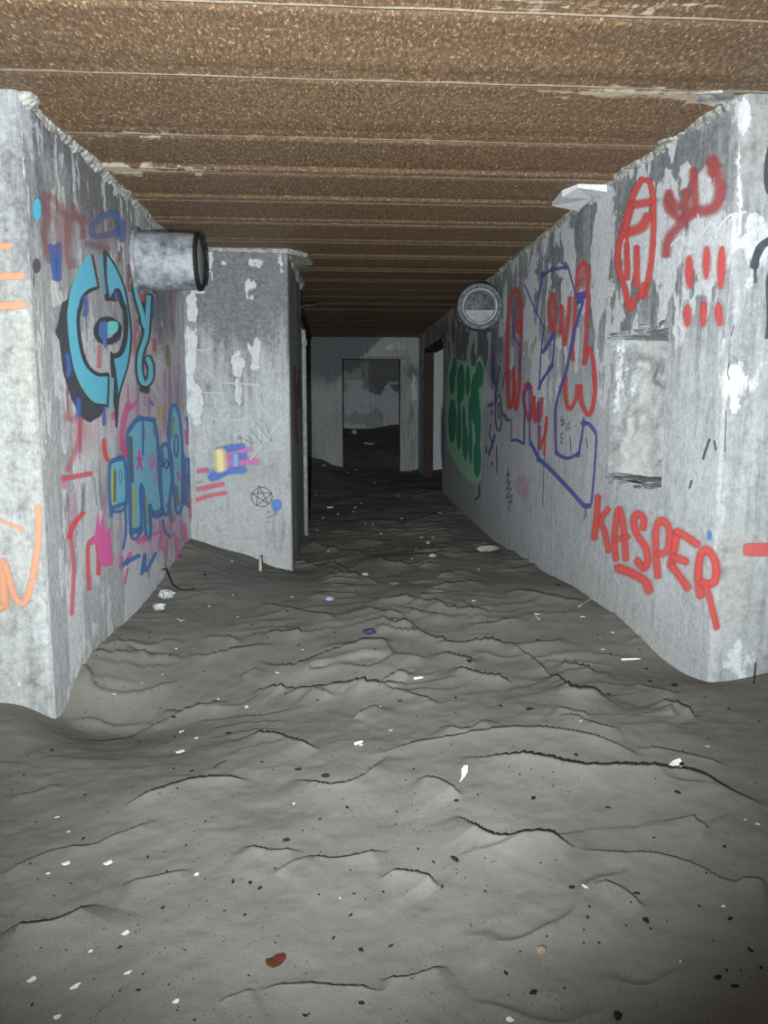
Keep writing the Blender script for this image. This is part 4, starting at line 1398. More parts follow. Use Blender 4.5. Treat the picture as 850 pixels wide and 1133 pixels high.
g.ring(50 + 680 * k, 440 + 250 * k, 10 * k, 60 * k, 9 * k, (54, 90, 150), .9)
for a_ in range(5):
    t = math.radians(-90 + 72 * a_)
    g.stroke(C3(((487, 330), (487 + 20 * math.cos(t), 330 + 56 * math.sin(t)))), 13 * k, (212, 66, 150), 0.95, 0.3)
g.stroke(C3(((552, 350), (560, 330), (552, 375), (542, 340), (552, 295), (572, 340), (574, 420), (565, 455))), 7 * k, (206, 80, 160), 0.9, 0.3)
g.stroke(C3(((690, 390), (695, 430))), 16 * k, (206, 80, 160), 0.8, 0.4)
g.build()

g = Paint('graffiti_strokes', hit_left, wall_left, 'red sprayed letter strokes low on wall')
for pts, w, c, a, so in ((((175, 110), (165, 230), (110, 380)), 36, (196, 92, 100), .5, .7), (((95, 100), (150, 110)), 60, (196, 110, 114), .4, .8), (((82, 425), (150, 412), (232, 396)), 32, (198, 74, 80), .75, .6), (((85, 410), (90, 470)), 34, (198, 100, 100), .5, .7),
                         (((300, 220), (306, 290), (322, 330)), 24, (206, 66, 58), .9, .4), (((250, 420), (262, 560)), 5, (90, 100, 110), .6, .3)):
    g.stroke(C3(pts), w * k, c, a, so)
for pts, w, c, a, so in ((((190, 130), (135, 200), (118, 260)), 30, (206, 60, 62), .9, .5), (((122, 240), (140, 400), (138, 520), (130, 660)), 24, (204, 88, 104), .8, .5), (((222, 530), (216, 400), (218, 300), (250, 262)), 26, (204, 76, 92), .85, .45), (((262, 262), (272, 360), (270, 450)), 26, (204, 70, 86), .85, .45)):
    g.stroke(C4(pts), w * k, c, a, so)
g.build()
g = Paint('graffiti_splash', hit_left, wall_left, 'bright pink splash with runs')
g.fill(C4(((255, 230), (268, 100), (276, 210), (300, 120), (304, 230), (335, 205), (340, 340), (356, 350), (345, 400), (300, 415), (270, 380), (262, 290), (232, 300))), (214, 84, 150), 0.95, False)
for pts, w in ((((560, 245), (600, 232), (596, 300), (630, 335)), 18), (((720, 190), (730, 280)), 34), (((680, 270), (690, 340), (684, 380)), 20), (((690, 270), (665, 240)), 14), (((395, 360), (392, 420), (440, 340)), 20), (((425, 420), (410, 500)), 14), (((480, 280), (520, 260)), 40), (((755, 60), (760, 150)), 26)):
    g.stroke(C4(pts), w * k, (206, 92, 152), 0.75, 0.5)
for pts, w in ((((430, 30), (405, 120), (395, 220), (410, 290)), 36), (((470, 20), (440, 60)), 20), (((345, 80), (350, 110)), 30), (((735, 170), (740, 240)), 24), (((400, 240), (412, 300)), 40)):
    g.stroke(C3(pts), w * k, (210, 84, 146), 0.7, 0.6)
g.stroke(C3(((600, 50), (598, 110))), 30 * k, (214, 180, 90), 0.7, 0.6)
g.build()
g = Paint('graffiti_initials', hit_left, wall_left, 'two small blue initials near sand')
for pts, w in ((((400, 400), (440, 375), (485, 352)), 24), (((425, 370), (420, 400)), 20), (((498, 450), (515, 345), (518, 435), (572, 340)), 18)):
    g.stroke(C4(pts), w * k, (52, 108, 176), 0.92, 0.4)
g.build()

# --- pillar
P1 = crop(200, 460, 6.071)
k = 1 / 6.071
g = Paint('graffiti_cloud', hit_pfront, pillar, 'blue, pink and yellow sprayed cloud shape')
for x, y, rx, ry, c, a in ((330, 300, 170, 110, (150, 184, 214), .5), (345, 280, 80, 70, (176, 110, 180), .8), (240, 390, 80, 50, (90, 150, 206), .8)):
    g.blob(200 + x * k, 460 + y * k, rx * k, ry * k, c, a, 0.3)
for pts, w, c, a in ((((255, 232), (340, 214), (420, 206)), 38, (58, 100, 188), .95), (((205, 420), (300, 375), (425, 360)), 46, (62, 104, 192), .9), (((420, 260), (415, 300)), 50, (64, 104, 192), .9), (((470, 222), (405, 240)), 32, (196, 110, 190), .85), (((520, 312), (450, 305), (390, 320)), 40, (204, 110, 182), .8),
                     (((310, 300), (350, 320)), 60, (196, 100, 180), .8), (((372, 270), (368, 330)), 36, (120, 180, 220), .9), (((262, 250), (270, 350)), 80, (238, 212, 150), .97)):
    g.stroke(P1(pts), w * k * 1.4, c, a, 0.8)
for pts, w in ((((115, 495), (200, 475), (285, 458)), 36), (((110, 565), (200, 535), (305, 516)), 32), (((120, 372), (180, 362)), 44)):
    g.stroke(P1(pts), w * k, (196, 84, 100), 0.8, 0.5)
g.build()
g = Paint('pentagram', hit_pfront, pillar, 'scratched dark pentagram in a circle', 1.0)
g.ring(200 + 545 * k, 460 + 545 * k, 70 * k, 64 * k, 1.0, (60, 64, 70), 0.85)
st = [(525, 468), (588, 590), (475, 520), (614, 520), (510, 606), (525, 468)]
for a_, b_ in zip(st, st[1:]):
    g.stroke(P1((a_, b_)), 1.1, (60, 64, 70), 0.85)
for pts in (((575, 640), (600, 650)), ((580, 685), (635, 665)), ((570, 715), (605, 708)), ((390, 150), (410, 160), (405, 190)), ((105, 440), (120, 452), (140, 435)), ((385, 160), (395, 145), (410, 150))):
    g.stroke(P1(pts), 0.9, (70, 74, 80), 0.7)
g.build()
g = Paint('graffiti_spot', hit_pfront, pillar, 'blue drop-shaped paint spot')
g.blob(200 + 645 * k, 460 + 598 * k, 38 * k, 42 * k, (62, 112, 190), 1.0, 0.85)
g.stroke(P1(((640, 620), (634, 662))), 20 * k, (62, 112, 190), 0.95, 0.3, taper=True)
g.build()
T3 = crop(200, 260, 2.98)
g = Paint('plaster_crack', hit_pfront, pillar, 'pale branching cracks in soot', 1.5)
for pts in (((130, 487), (190, 490), (262, 494)), ((132, 487), (138, 530), (150, 572), (125, 585)), ((75, 520), (145, 522)), ((190, 440), (192, 500), (190, 560)), ((55, 380), (102, 376)), ((150, 572), (170, 580)), ((240, 495), (262, 560), (290, 590)), ((100, 600), (140, 612), (220, 606)), ((80, 130), (100, 120), (105, 150)), ((75, 440), (98, 460)), ((112, 535), (115, 570)), ((90, 610), (95, 590))):
    g.stroke(T3(pts), 1.8, (190, 196, 198), 0.85, 0.3)
g.stroke(T3(((340, 600), (230, 740))), 1.3, (206, 210, 210), 0.8, 0.3)
for pts in (((190, 660), (240, 690), (220, 660)), ((230, 640), (270, 690)), ((250, 620), (300, 680), (280, 620))):
    g.stroke(T3(pts), 0.8, (100, 106, 108), 0.7)
g.build()
g = Paint('graffiti_streaks', hit_pside, pillar, 'dark red streaks', 1.5)
for pts in (((325, 405), (326, 440)), ((328, 425), (327, 470), (329, 490)), ((330, 410), (331, 450))):
    g.stroke(pts, 3.0, (140, 66, 68), 0.7, 0.6)
g.build()

# --- chalk letters on the far wall
F4 = crop(330, 340, 5.0)
g = Paint('chalk_lettering', hit_far, wall_back, 'faint scratched letters above and beside doorway', 1.0)
for pts in (((255, 208), (258, 255), (285, 248)), ((255, 208), (280, 204)), ((256, 230), (275, 228)), ((318, 205), (320, 240), (345, 238)), ((360, 250), (362, 205), (380, 212), (364, 228)), ((395, 240), (397, 205), (412, 212), (398, 224)),
            ((115, 400), (122, 310), (150, 320), (125, 355), (165, 400)), ((175, 390), (190, 330)), ((210, 320), (185, 360), (215, 395)), ((80, 410), (95, 390))):
    g.stroke(F4(pts), 0.8, (130, 140, 142), 0.7, 0.4)
g.build()

# ------------------------------------------------------------------ ducts, pipe, rod
def lathe(bm, prof, n=40, close=False):
    """surface of revolution about local +Z; prof = [(r, z)]"""
    rows = []
    for r, z in prof:
        rows.append([bm.verts.new((r * math.cos(2 * math.pi * i / n), r * math.sin(2 * math.pi * i / n), z)) for i in range(n)])
    for a, b in zip(rows, rows[1:]):
        for i in range(n):
            bm.faces.new((a[i], a[(i + 1) % n], b[(i + 1) % n], b[i]))
    if close:
        bm.faces.new(rows[0][::-1])
        bm.faces.new(rows[-1])
    return rows


def tube(bm, pts, rad, n=10):
    pts = [Vector(p) for p in pts]
    rows = []
    ref = Vector((0.31, 0.2, 0.93))
    for i, p in enumerate(pts):
        d = (pts[min(i + 1, len(pts) - 1)] - pts[max(i - 1, 0)]).normalized()
        a = d.cross(ref)
        if a.length < 1e-3:
            a = d.cross(Vector((1, 0, 0)))
        a.normalize()
        b = d.cross(a)
        r = rad[i] if hasattr(rad, '__len__') else rad
        rows.append([bm.verts.new(p + (a * math.cos(2 * math.pi * j / n) + b * math.sin(2 * math.pi * j / n)) * r) for j in range(n)])
    for a, b in zip(rows, rows[1:]):
        for j in range(n):
            bm.faces.new((a[j], a[(j + 1) % n], b[(j + 1) % n], b[j]))
    bm.faces.new(rows[0][::-1])
    bm.faces.new(rows[-1])


def orient(o, axis, loc):
    o.rotation_mode = 'QUATERNION'
    o.rotation_quaternion = Vector(axis).to_track_quat('Z', 'Y')
    o.location = loc


# ducts, its axis across the corridor
dc = hit_left(152, 289)
dY = float(dc[1])
end = on_y(222, 289, dY)
lenL = float(end[0] - g_l(dY))
duct = empty('ventilation_duct', (0, 0, 0))
tag(duct, 'stubby grey ventilation duct with flaking paint sticking out of left wall', 'duct')
orient(duct, (1, 0, 0.0), (float(g_l(dY)), dY, float(dc[2]) + 0.0))
RD = 0.2
bm = bmesh.new()
lathe(bm, [(RD, -0.05), (RD * 1.02, 0.02), (RD, 0.1), (RD * .99, lenL * .6), (RD * .98, lenL - 0.06), (RD * 0.95, lenL - 0.03), (RD * 0.88, lenL - 0.012)], 48)
body = from_bm('duct_body', bm, M_duct, duct, True)
bm = bmesh.new()
lathe(bm, [(RD * 0.9, lenL - 0.025), (RD * 1.0, lenL - 0.022), (RD * 1.02, lenL - 0.008), (RD * 0.98, lenL + 0.006), (RD * 0.86, lenL + 0.006), (RD * .84, lenL - 0.012), (RD * 0.9, lenL - 0.025)], 48)
from_bm('duct_gasket', bm, M_rubber, duct, True)
bm = bmesh.new()
lathe(bm, [(RD * 0.87, lenL - 0.03), (RD * 0.86, lenL - 0.004), (RD * 0.5, lenL + 0.002), (0.001, lenL + 0.004)], 48)
from_bm('duct_end_cap', bm, M_ductpale, duct, True)
bm = bmesh.new()
lathe(bm, [(RD * 1.01, 0.0), (RD * 1.16, 0.0), (RD * 1.16, 0.02), (RD * 1.0, 0.03)], 48)
from_bm('duct_wall_flange', bm, M_duct, duct, True)

# right duct: flanged mouth that turns up the corridor
rc = hit_right(531, 339)
rY = float(rc[1])
mouth = empty('ventilation_duct', (0, 0, 0))
tag(mouth, 'round grey duct mouth with thick flange ring high on right wall', 'duct')
vdir = Vector((-0.28, -0.95, -0.06)).normalized()
mY = rY * 0.872
ctr = on_y(531, 339, mY)
vdir = Vector((-0.10, -0.99, -0.05)).normalized()
orient(mouth, vdir, ctr)
ro = 0.0290 * mY
bm = bmesh.new()
lathe(bm, [(ro * .96, -0.30), (ro * .98, -0.02), (ro, 0.0), (ro, 0.02), (ro * .94, 0.035), (ro * .84, 0.03), (ro * 0.80, 0.012), (ro * .80, 0.0)], 56)
from_bm('flange_ring', bm, M_ring, mouth, True)
bm = bmesh.new()
lathe(bm, [(ro * .80, 0.002), (ro * .79, 0.03), (ro * .72, 0.036), (ro * .68, 0.022), (ro * .67, -0.28)], 56)
from_bm('inner_collar', bm, M_ductpale, mouth, True)
bm = bmesh.new()
lathe(bm, [(ro * .68, -0.22), (ro * .45, -0.235), (0.001, -0.24)], 56)
from_bm('rear_plate', bm, M_duct_dark, mouth, True)
q = Vector(vdir).to_track_quat('Z', 'Y')
dn = q.inverted() @ Vector((0, 0, -1))
ang = math.atan2(dn.y, dn.x)
bm = bmesh.new()
seg = [bm.verts.new((ro * .665 * math.cos(ang + t), ro * .665 * math.sin(ang + t), -0.05)) for t in np.linspace(-1.35, 1.35, 21)]
seg2 = [bm.verts.new((v.co.x, v.co.y, -0.08)) for v in seg]
bm.faces.new(seg)
bm.faces.new(seg2[::-1])
for i in range(21):
    bm.faces.new((seg[i], seg2[i], seg2[(i + 1) % 21], seg[(i + 1) % 21]))
tag(from_bm('half_shutter', bm, M_ductpale, mouth), 'pale plate closing the lower half')
bm = bmesh.new()
ez = Vector(vdir).to_track_quat('Z', 'Y').inverted()
wl = [ez @ v for v in (Vector((0, 0.16, 0)), Vector((0.0, 0.30, 0)), Vector((0.06, 0.40, 0)), Vector((0.16, 0.46, 0)), Vector((0.40, 0.48, 0)))]
tube(bm, wl, ro * 0.9, 28)
from_bm('elbow', bm, M_ring, mouth, True)
bolts = 10
for i in range(bolts):
    t = 2 * math.pi * i / bolts
    bm = bmesh.new()
    lathe(bm, [(0.013, 0.0), (0.013, 0.016), (0.008, 0.02), (0.0005, 0.021)], 8)
    b = from_bm('bolt', bm, M_duct, mouth)
    b.location = (ro * .90 * math.cos(t), ro * .90 * math.sin(t), 0.03)


# upright pipe at the rear corner of the pillar
yp = YPE + 0.06
top_p = on_y(338.5, 352, yp)
xp = float(on_y(337.0, 470, yp)[0])
bm = bmesh.new()
tube(bm, [(xp, yp, -0.75), (xp, yp, 0.8), (xp, yp, 2.12), (xp - 0.01, yp, 2.2), (xp - 0.045, yp, 2.29), (xp - 0.10, yp, 2.36), (xp - 0.16, yp, 2.38)], 0.032, 14)
pp_o = from_bm('pipe', bm, M_pipe, None, True)
tag(pp_o, 'thin pale upright pipe running down the rear edge of the pillar', 'pipe')
bm = bmesh.new()
for z in (2.05,):
    lathe(bm, [(0.033, z - 0.03), (0.045, z - 0.03), (0.045, z + 0.03), (0.033, z + 0.03)], 16)
o = from_bm('pipe_clamp', bm, M_pipe, pp_o)
o.location = (xp, yp, 0)
r0 = on_y(325, 346, YPE - 0.5)
r1 = on_y(337, 338, YPE - 0.5)
r2 = on_y(349, 338, YPE - 0.5)
bm = bmesh.new()
tube(bm, [r0 - np.array([0.06, 0, 0.02]), r0, r0 * .5 + r1 * .5, r1, r1 * .5 + r2 * .5, r2], 0.011, 8)
tag(from_bm('reinforcing_bar', bm, M_frame, None, True), 'short bent rusty rod poking out of the pillar near the ceiling', 'rod')
h0 = on_y(326.5, 349, YPE - 0.35)
h1 = on_y(332, 353, YPE - 0.35)
h2 = on_y(336, 365, YPE - 0.35)
bm = bmesh.new()
tube(bm, [h0 - np.array([0.05, 0, 0]), h0, h1, h2], [0.016, 0.018, 0.018, 0.012], 8)
tag(from_bm('cable_stub', bm, M_rubber, None, True), 'curled black cable stub under the bent rod on the pillar', 'cable')

# ------------------------------------------------------------------ things lying on the sand
def put(px, py):
    P = ground(np.array([px], float), np.array([py], float))[0]
    z = float(floor_z(P[0], P[1])[0])
    # slide to where the line of sight meets the rippled sand
    for _ in range(6):
        Q = on_z(px, py, z)
        z = 0.5 * z + 0.5 * float(floor_z(Q[0], Q[1])[0])
    return np.array([Q[0], Q[1], float(floor_z(Q[0], Q[1])[0])])


def pxm(P):
    """metres per pixel there"""
    return float((P - EYE) @ FW) / F


protos = []


def chip_mesh(name, seed, fx, fy, fz, mat, sub=1):
    r = random.Random(seed)
    bm = bmesh.new()
    kk = bmesh.ops.create_icosphere(bm, subdivisions=sub, radius=1.0)
    for v in bm.verts:
        f = r.uniform(0.65, 1.2)
        v.co = Vector((v.co.x * fx * f, v.co.y * fy * f, v.co.z * fz * r.uniform(.8, 1.1)))
    bmesh.ops.recalc_face_normals(bm, faces=bm.faces)
    me = bpy.data.meshes.new(name)
    bm.to_mesh(me)
    bm.free()
    me.materials.append(mat)
    return me


def flake_mesh(name, seed, mat, nseg=8, th=0.10, curl=0.35, asp=0.6):
    """thin curled irregular scrap, unit radius"""
    r = random.Random(seed)
    bm = bmesh.new()
    pts = []
    for i in range(nseg):
        t = 2 * math.pi * i / nseg
        f = r.uniform(0.6, 1.15)
        pts.append((math.cos(t) * f, math.sin(t) * f * asp))
    c0 = bm.verts.new((0, 0, th / 2))
    c1 = bm.verts.new((0, 0, -th / 2))
    a = [bm.verts.new((x, y, th / 2 + curl * x * x)) for x, y in pts]
    b = [bm.verts.new((x, y, -th / 2 + curl * x * x)) for x, y in pts]
    for i in range(nseg):
        j = (i + 1) % nseg
        bm.faces.new((c0, a[i], a[j]))
        bm.faces.new((c1, b[j], b[i]))
        bm.faces.new((a[i], b[i], b[j], a[j]))
    bmesh.ops.recalc_face_normals(bm, faces=bm.faces)
    me = bpy.data.meshes.new(name)
    bm.to_mesh(me)
    bm.free()
    me.materials.append(mat)
    return me


def thing(name, me, px, py, size_px, label, cat, group=None, rz=None, lift=0.3, sink=0.0, P=None):
    P = put(px, py) if P is None else P
    s = size_px * pxm(P)
    o = bpy.data.objects.new(name, me)
    C.objects.link(o)
    o.scale = (s, s, s)
    zmin = min(v.co.z for v in me.vertices) * s
    o.location = (P[0], P[1], P[2] - zmin * (1 - lift) - sink)
    o.rotation_euler = (0, 0, random.uniform(0, 6.28) if rz is None else rz)
    tag(o, label, cat, group)
    return o


chips = [chip_mesh('charred_chip', 100 + i, 1.0, random.uniform(.5, .8), random.uniform(.25, .45), M_char) for i in range(6)]
flakes = [flake_mesh('white_flake', 200 + i, M_white, random.randint(6, 9), 0.12, random.uniform(.02, .12), random.uniform(.4, .8)) for i in range(6)]
pebbles = [chip_mesh('pale_pebble', 300 + i, 1.0, random.uniform(.7, .9), random.uniform(.45, .65), M_pale, 2) for i in range(5)]

# single finds
thing('brown_shard', flake_mesh('brown_shard', 17, M_brown, 9, 0.25, 0.25, 0.75), 306, 1065, 12, 'reddish-brown curled shard lying alone on the sand at front', 'shard', rz=0.3)
bm = bmesh.new()
Pw = put(513, 858)
m_ = pxm(Pw)
pts = [(-7, -10, 0.5), (-3, -3, 1.5), (-1, 5, 2.5), (3, 9, 4), (7, 7, 6), (5, 0, 5), (1, -4, 3)]
top = [bm.verts.new((x * m_, y * m_ * 1.6, z * m_ + 0.003)) for x, y, z in pts]
bot = [bm.verts.new((x * m_, y * m_ * 1.6, z * m_ - 0.002)) for x, y, z in pts]
bm.faces.new(top)
bm.faces.new(bot[::-1])
for i in range(7):
    bm.faces.new((top[i], bot[i], bot[(i + 1) % 7], top[(i + 1) % 7]))
o = from_bm('plastic_sliver', bm, M_white)
o.location = Pw
tag(o, 'white pointed plastic sliver at the end of the longest sand crack', 'scrap')
thing('paper_scrap', flake_mesh('paper_scrap', 23, M_white, 7, 0.1, 0.5, 0.8), 749, 848, 9, 'white torn paper scrap on the sand ridge before right wall', 'scrap', rz=0.8)
for px, py, a, L, lab in ((698, 731, 0.05, 22, 'white paper tube lying on the sand below the KASPER lettering'), (463, 752, 0.3, 11, 'small white stub on a dark sand ridge mid corridor'),
                          (397, 824, 0.6, 11, 'short white stub on bare sand left of the longest crack')):
    P = put(px, py)
    m_ = pxm(P)
    r_ = 0.0055 if L > 15 else 0.006
    bm = bmesh.new()
    hl = L * m_ / 2
    tube(bm, [(-hl, 0, 0), (-hl * .2, 0, 0.0), (hl * .4, 0, 0), (hl, 0, 0)], [r_, r_ * 1.02, r_, r_ * .9], 12)
    o = from_bm('paper_tube' if L > 15 else 'cigarette_stub', bm, M_white, None, True)
    o.location = (P[0], P[1], P[2] + r_ + 0.004)
    o.rotation_euler = (0, 0, a)
    tag(o, lab, 'scrap')
thing('bottle_cap', chip_mesh('bottle_cap', 31, 1, .9, .5, M_blue, 2), 365, 664, 5.5, 'small blue and white crushed plastic cap on the sand before pillar', 'cap')
thing('wrapper', chip_mesh('wrapper', 37, 1, .6, .45, M_navy, 2), 409, 701, 8, 'crumpled dark navy wrapper on the sand in mid corridor', 'wrapper')
thing('tan_pebble', chip_mesh('tan_pebble', 41, 1, .8, .7, M_tan, 2), 599, 1054, 6.5, 'single tan pebble on the smooth sand at front', 'pebble')
thing('rubble_slab', chip_mesh('rubble_slab', 43, 1, .6, .3, M_pale, 2), 541, 610, 14, 'flat pale rubble slab half buried beside right wall', 'rubble', rz=0.4)
thing('rubble_lump', chip_mesh('rubble_lump', 47, 1, .8, .5, M_pale, 2), 479, 617, 6, 'small pale rubble lump on dim sand short of far doorway', 'rubble')
thing('rubble_lump', chip_mesh('rubble_lump', 48, 1, .6, .5, M_pale, 2), 404, 637, 4.5, 'pale rubble lump on the sand just right of the pillar foot', 'rubble')
thing('plastic_sheet', flake_mesh('plastic_sheet', 53, M_film, 4, 0.05, 0.05, 0.9), 436, 646, 8, 'flat square of dull grey film on corridor sand', 'sheet', rz=0.75)
thing('white_rag', flake_mesh('white_rag', 59, M_pale, 8, 0.3, 0.2, 0.5), 410, 507, 7, 'pale rag lying in the far doorway', 'rag', rz=0.2)
thing('white_cup', chip_mesh('white_cup', 61, 1, .9, .9, M_white, 2), 392, 501, 3.2, 'white crushed cup gleaming in the far doorway', 'cup')
thing('white_rag', flake_mesh('white_rag', 63, M_white, 8, 0.3, 0.3, 0.5), 365, 562, 4.5, 'small white rag on dim sand behind the pillar', 'rag', rz=0.2)
# crumpled film and rubble at the foot of the left wall
r = random.Random(3)


def crumple(name, seed, px, py, w, label, mat):
    r = random.Random(seed)
    P = put(px, py)
    m_ = pxm(P)
    bm = bmesh.new()
    bmesh.ops.create_icosphere(bm, subdivisions=3, radius=1.0)
    for v in bm.verts:
        n = v.co.normalized()
        f = 0.62 + 0.75 * float(fbm(np.array(n.x * 2.3 + seed), np.array(n.y * 2.3 + n.z * 3.1), seed, 3)) * (0.8 + 0.4 * r.random())
        v.co = Vector((n.x * f, n.y * f * .8, n.z * f * .6)) * w * m_
    zmin = min(v.co.z for v in bm.verts)
    o = from_bm(name, bm, mat)
    o.location = (P[0], P[1], P[2] - zmin * .75)
    tag(o, label, 'litter')
    return o


crumple('plastic_bag', 7, 184, 662, 9, 'crumpled clear plastic bag against the foot of left wall', M_film)
crumple('plastic_wad', 9, 176, 675, 7, 'whitish crumpled plastic wad just in front of the clear bag', M_film)
thing('plastic_scrap', flake_mesh('plastic_scrap', 67, M_film, 7, .15, .5, .5), 201, 687, 5, 'pale folded plastic scrap on the sand right of the crumpled bag', 'scrap')

# sticks
def stick(name, pts_px, rad, label, mat=M_twig, lift=None, rises=None):
    P = [put(*p) for p in pts_px]
    if rises:
        P = [p + np.array([0, 0, h]) for p, h in zip(P, rises)]
    else:
        P = [p + np.array([0, 0, 0.6 * rad]) for p in P]
    o0 = P[0].copy()
    bm = bmesh.new()
    Q = []
    for i in range(len(P) - 1):
        for t in (0, 0.5):
            Q.append(P[i] * (1 - t) + P[i + 1] * t)
    Q.append(P[-1])
    n = len(Q)
    tube(bm, [q - o0 for q in Q], [rad * (1 - 0.45 * i / (n - 1)) for i in range(n)], 7)
    o = from_bm(name, bm, mat, None, True)
    o.location = o0
    tag(o, label, 'stick')
    return o


stick('twig', [(178, 641), (184, 641), (191, 651), (200, 654), (208, 655), (216, 652)], 0.007, 'bent black twig lying over the crumpled bag at left wall', rises=[0.07, 0.09, 0.03, 0.01, 0.01, 0.01])
stick('twig', [(264, 607), (270, 605), (275, 601)], 0.008, 'short dark twig lying against the foot of the pillar')
b0 = put(834, 757)
stick('twig', [(834, 757), (834.5, 757)], 0.004, 'thin dark stick standing in the sand against the right wall corner', rises=[-0.02, 0.11])
stick('wooden_peg', [(288, 632), (288.5, 632)], 0.02, 'pale wooden peg standing in the sand before the pillar', mat=M_wood, rises=[-0.05, 0.13])
stick('twig', [(237, 849), (245, 844), (251, 842)], 0.003, 'tiny black twig on the sand between two small ridges at left')
stick('twig', [(640, 672), (652, 664), (660, 661)], 0.004, 'thin pale twig on the sand along the foot of right wall', mat=M_wood)
stick('twig', [(597, 686), (593, 682), (590, 676)], 0.004, 'short pale twig on the sand clear of right wall', mat=M_wood)

# traced dark chips
tr = [A3([p])[0] + (s,) for p, s in [((380, 66), 3.2), ((500, 103), 3.5), ((380, 180), 2.2), ((420, 185), 2.5), ((186, 237), 2.4), ((182, 333), 2.6), ((653, 182), 4), ((713, 197), 5.5), ((626, 337), 4.5), ((323, 373), 2.6), ((365, 405), 2.6), ((356, 484), 3),
      ((510, 428), 3), ((547, 430), 3), ((568, 441), 3.4), ((790, 577), 3.4), ((768, 500), 3), ((262, 571), 3), ((303, 664), 3), ((70, 696), 3), ((790, 693), 4), ((668, 720), 3.4), ((760, 265), 2.6), ((700, 290), 2), ((535, 500), 2.4), ((113, 140), 2.6), ((52, 193), 2.2), ((573, 165), 2), ((730, 550), 3), ((450, 295), 2)]]
tr += [A4([p])[0] + (s,) for p, s in [((165, 378), 6.5), ((118, 384), 3), ((338, 244), 4), ((652, 232), 4), ((420, 440), 4), ((583, 513), 4.6), ((755, 350), 3), ((563, 452), 4), ((277, 628), 4), ((25, 567), 3.4), ((520, 722), 6.5), ((740, 636), 4.6), ((778, 655), 5), ((767, 508), 4.5), ((812, 577), 4),
      ((337, 670), 5.5), ((327, 50), 4), ((45, 32), 3.4), ((265, 43), 2), ((168, 250), 3), ((85, 355), 2.4), ((500, 265), 3), ((660, 170), 5), ((460, 482), 2.4), ((137, 438), 3), ((75, 180), 2), ((215, 237), 2.2), ((600, 330), 2), ((700, 480), 2.4), ((350, 577), 2), ((480, 560), 2), ((835, 615), 3), ((760, 620), 3), ((430, 150), 3), ((455, 505), 2.4)]]
tr += [A2([p])[0] + (s,) for p, s in [((612, 411), 4), ((90, 350), 4), ((540, 368), 2.6), ((445, 432), 2.4), ((170, 462), 2.4), ((265, 295), 2.4), ((245, 470), 4), ((55, 442), 2.6), ((450, 330), 2), ((316, 157), 2.4), ((380, 358), 2.6), ((550, 400), 2.6), ((690, 440), 2), ((750, 470), 2.4)]]
tr += [A1([p])[0] + (s,) for p, s in [((124, 552), 3.4), ((205, 180), 2.6), ((500, 508), 2), ((415, 490), 2), ((450, 365), 1.8), ((330, 310), 1.8), ((230, 300), 1.6), ((60, 330), 1.6), ((545, 330), 1.8)]]
CH_L = 'small black charred chip lying loose on the grey sand'
for x, y, s in tr:
    thing('charred_chip', random.choice(chips), x, y, s * 1.15, CH_L, 'chip', 'charred chips scattered on the sand')
n = 0
while n < 110:
    x = random.uniform(5, 845)
    y = 660 + 470 * random.random() ** 0.8
    P = ground(np.array([x]), np.array([y]))[0]
    if not (float(g_l(P[1])) + 0.06 < P[0] < float(g_r(P[1])) - 0.06) and P[1] > 3.55:
        continue
    if P[1] > 6.9 and P[0] < -0.25:
        continue
    thing('charred_chip', random.choice(chips), x, y, random.uniform(1.3, 2.4), CH_L, 'chip', 'charred chips scattered on the sand')
    n += 1
# white flecks
wt = [A3([p])[0] + (s,) for p, s in [((237, 385), 9), ((145, 386), 8), ((398, 98), 7), ((395, 142), 9), ((165, 655), 10), ((125, 722), 9), ((275, 538), 8), ((280, 625), 7), ((70, 640), 9), ((198, 578), 5), ((430, 410), 5), ((790, 127), 5.5), ((430, 112), 4), ((180, 490), 7), ((643, 255), 5), ((150, 317), 4), ((540, 42), 4), ((250, 18), 5), ((744, 462), 3), ((105, 408), 5), ((385, 688), 7), ((125, 285), 4)]]
for x, y, s in wt:
    thing('white_flake', random.choice(flakes), x, y, s * 0.62, 'bright white flake lying on the sand at lower left', 'flake', 'white flakes on the sand at lower left', rz=random.uniform(.3, .9))
wt = [A4([p])[0] + (s,) for p, s in [((450, 437), 6), ((752, 480), 5), ((828, 300), 4), ((800, 290), 4), ((658, 601), 3), ((718, 130), 3.4), ((285, 728), 7), ((440, 75), 3), ((25, 95), 3)]]
wt += [A2([p])[0] + (s,) for p, s in [((102, 195), 4.4), ((262, 228), 5), ((430, 318), 3.4), ((115, 115), 3), ((380, 235), 5), ((455, 275), 4)]]
for x, y, s in wt:
    thing('white_flake', random.choice(flakes), x, y, s * 0.7, 'small white flake lying on the sand of the right half', 'flake', 'white flakes on the sand of the right half')
wt = [A1([p])[0] + (s,) for p, s in [((48, 376), 4), ((130, 372), 4), ((278, 232), 3), ((433, 237), 3), ((290, 290), 2.4), ((610, 352), 3), ((94, 440), 2.6), ((395, 435), 5), ((315, 525), 5), ((527, 117), 3), ((620, 140), 2.4), ((590, 465), 5), ((350, 160), 4), ((275, 145), 4), ((215, 262), 3), ((460, 375), 3), ((40, 462), 2.4), ((240, 505), 4), ((664, 523), 2.4)]]
for x, y, s in wt:
    thing('white_flake', random.choice(flakes), x, y, s * 0.7, 'small white flake lying on the trodden sand before the pillar', 'flake', 'white flakes before the pillar')
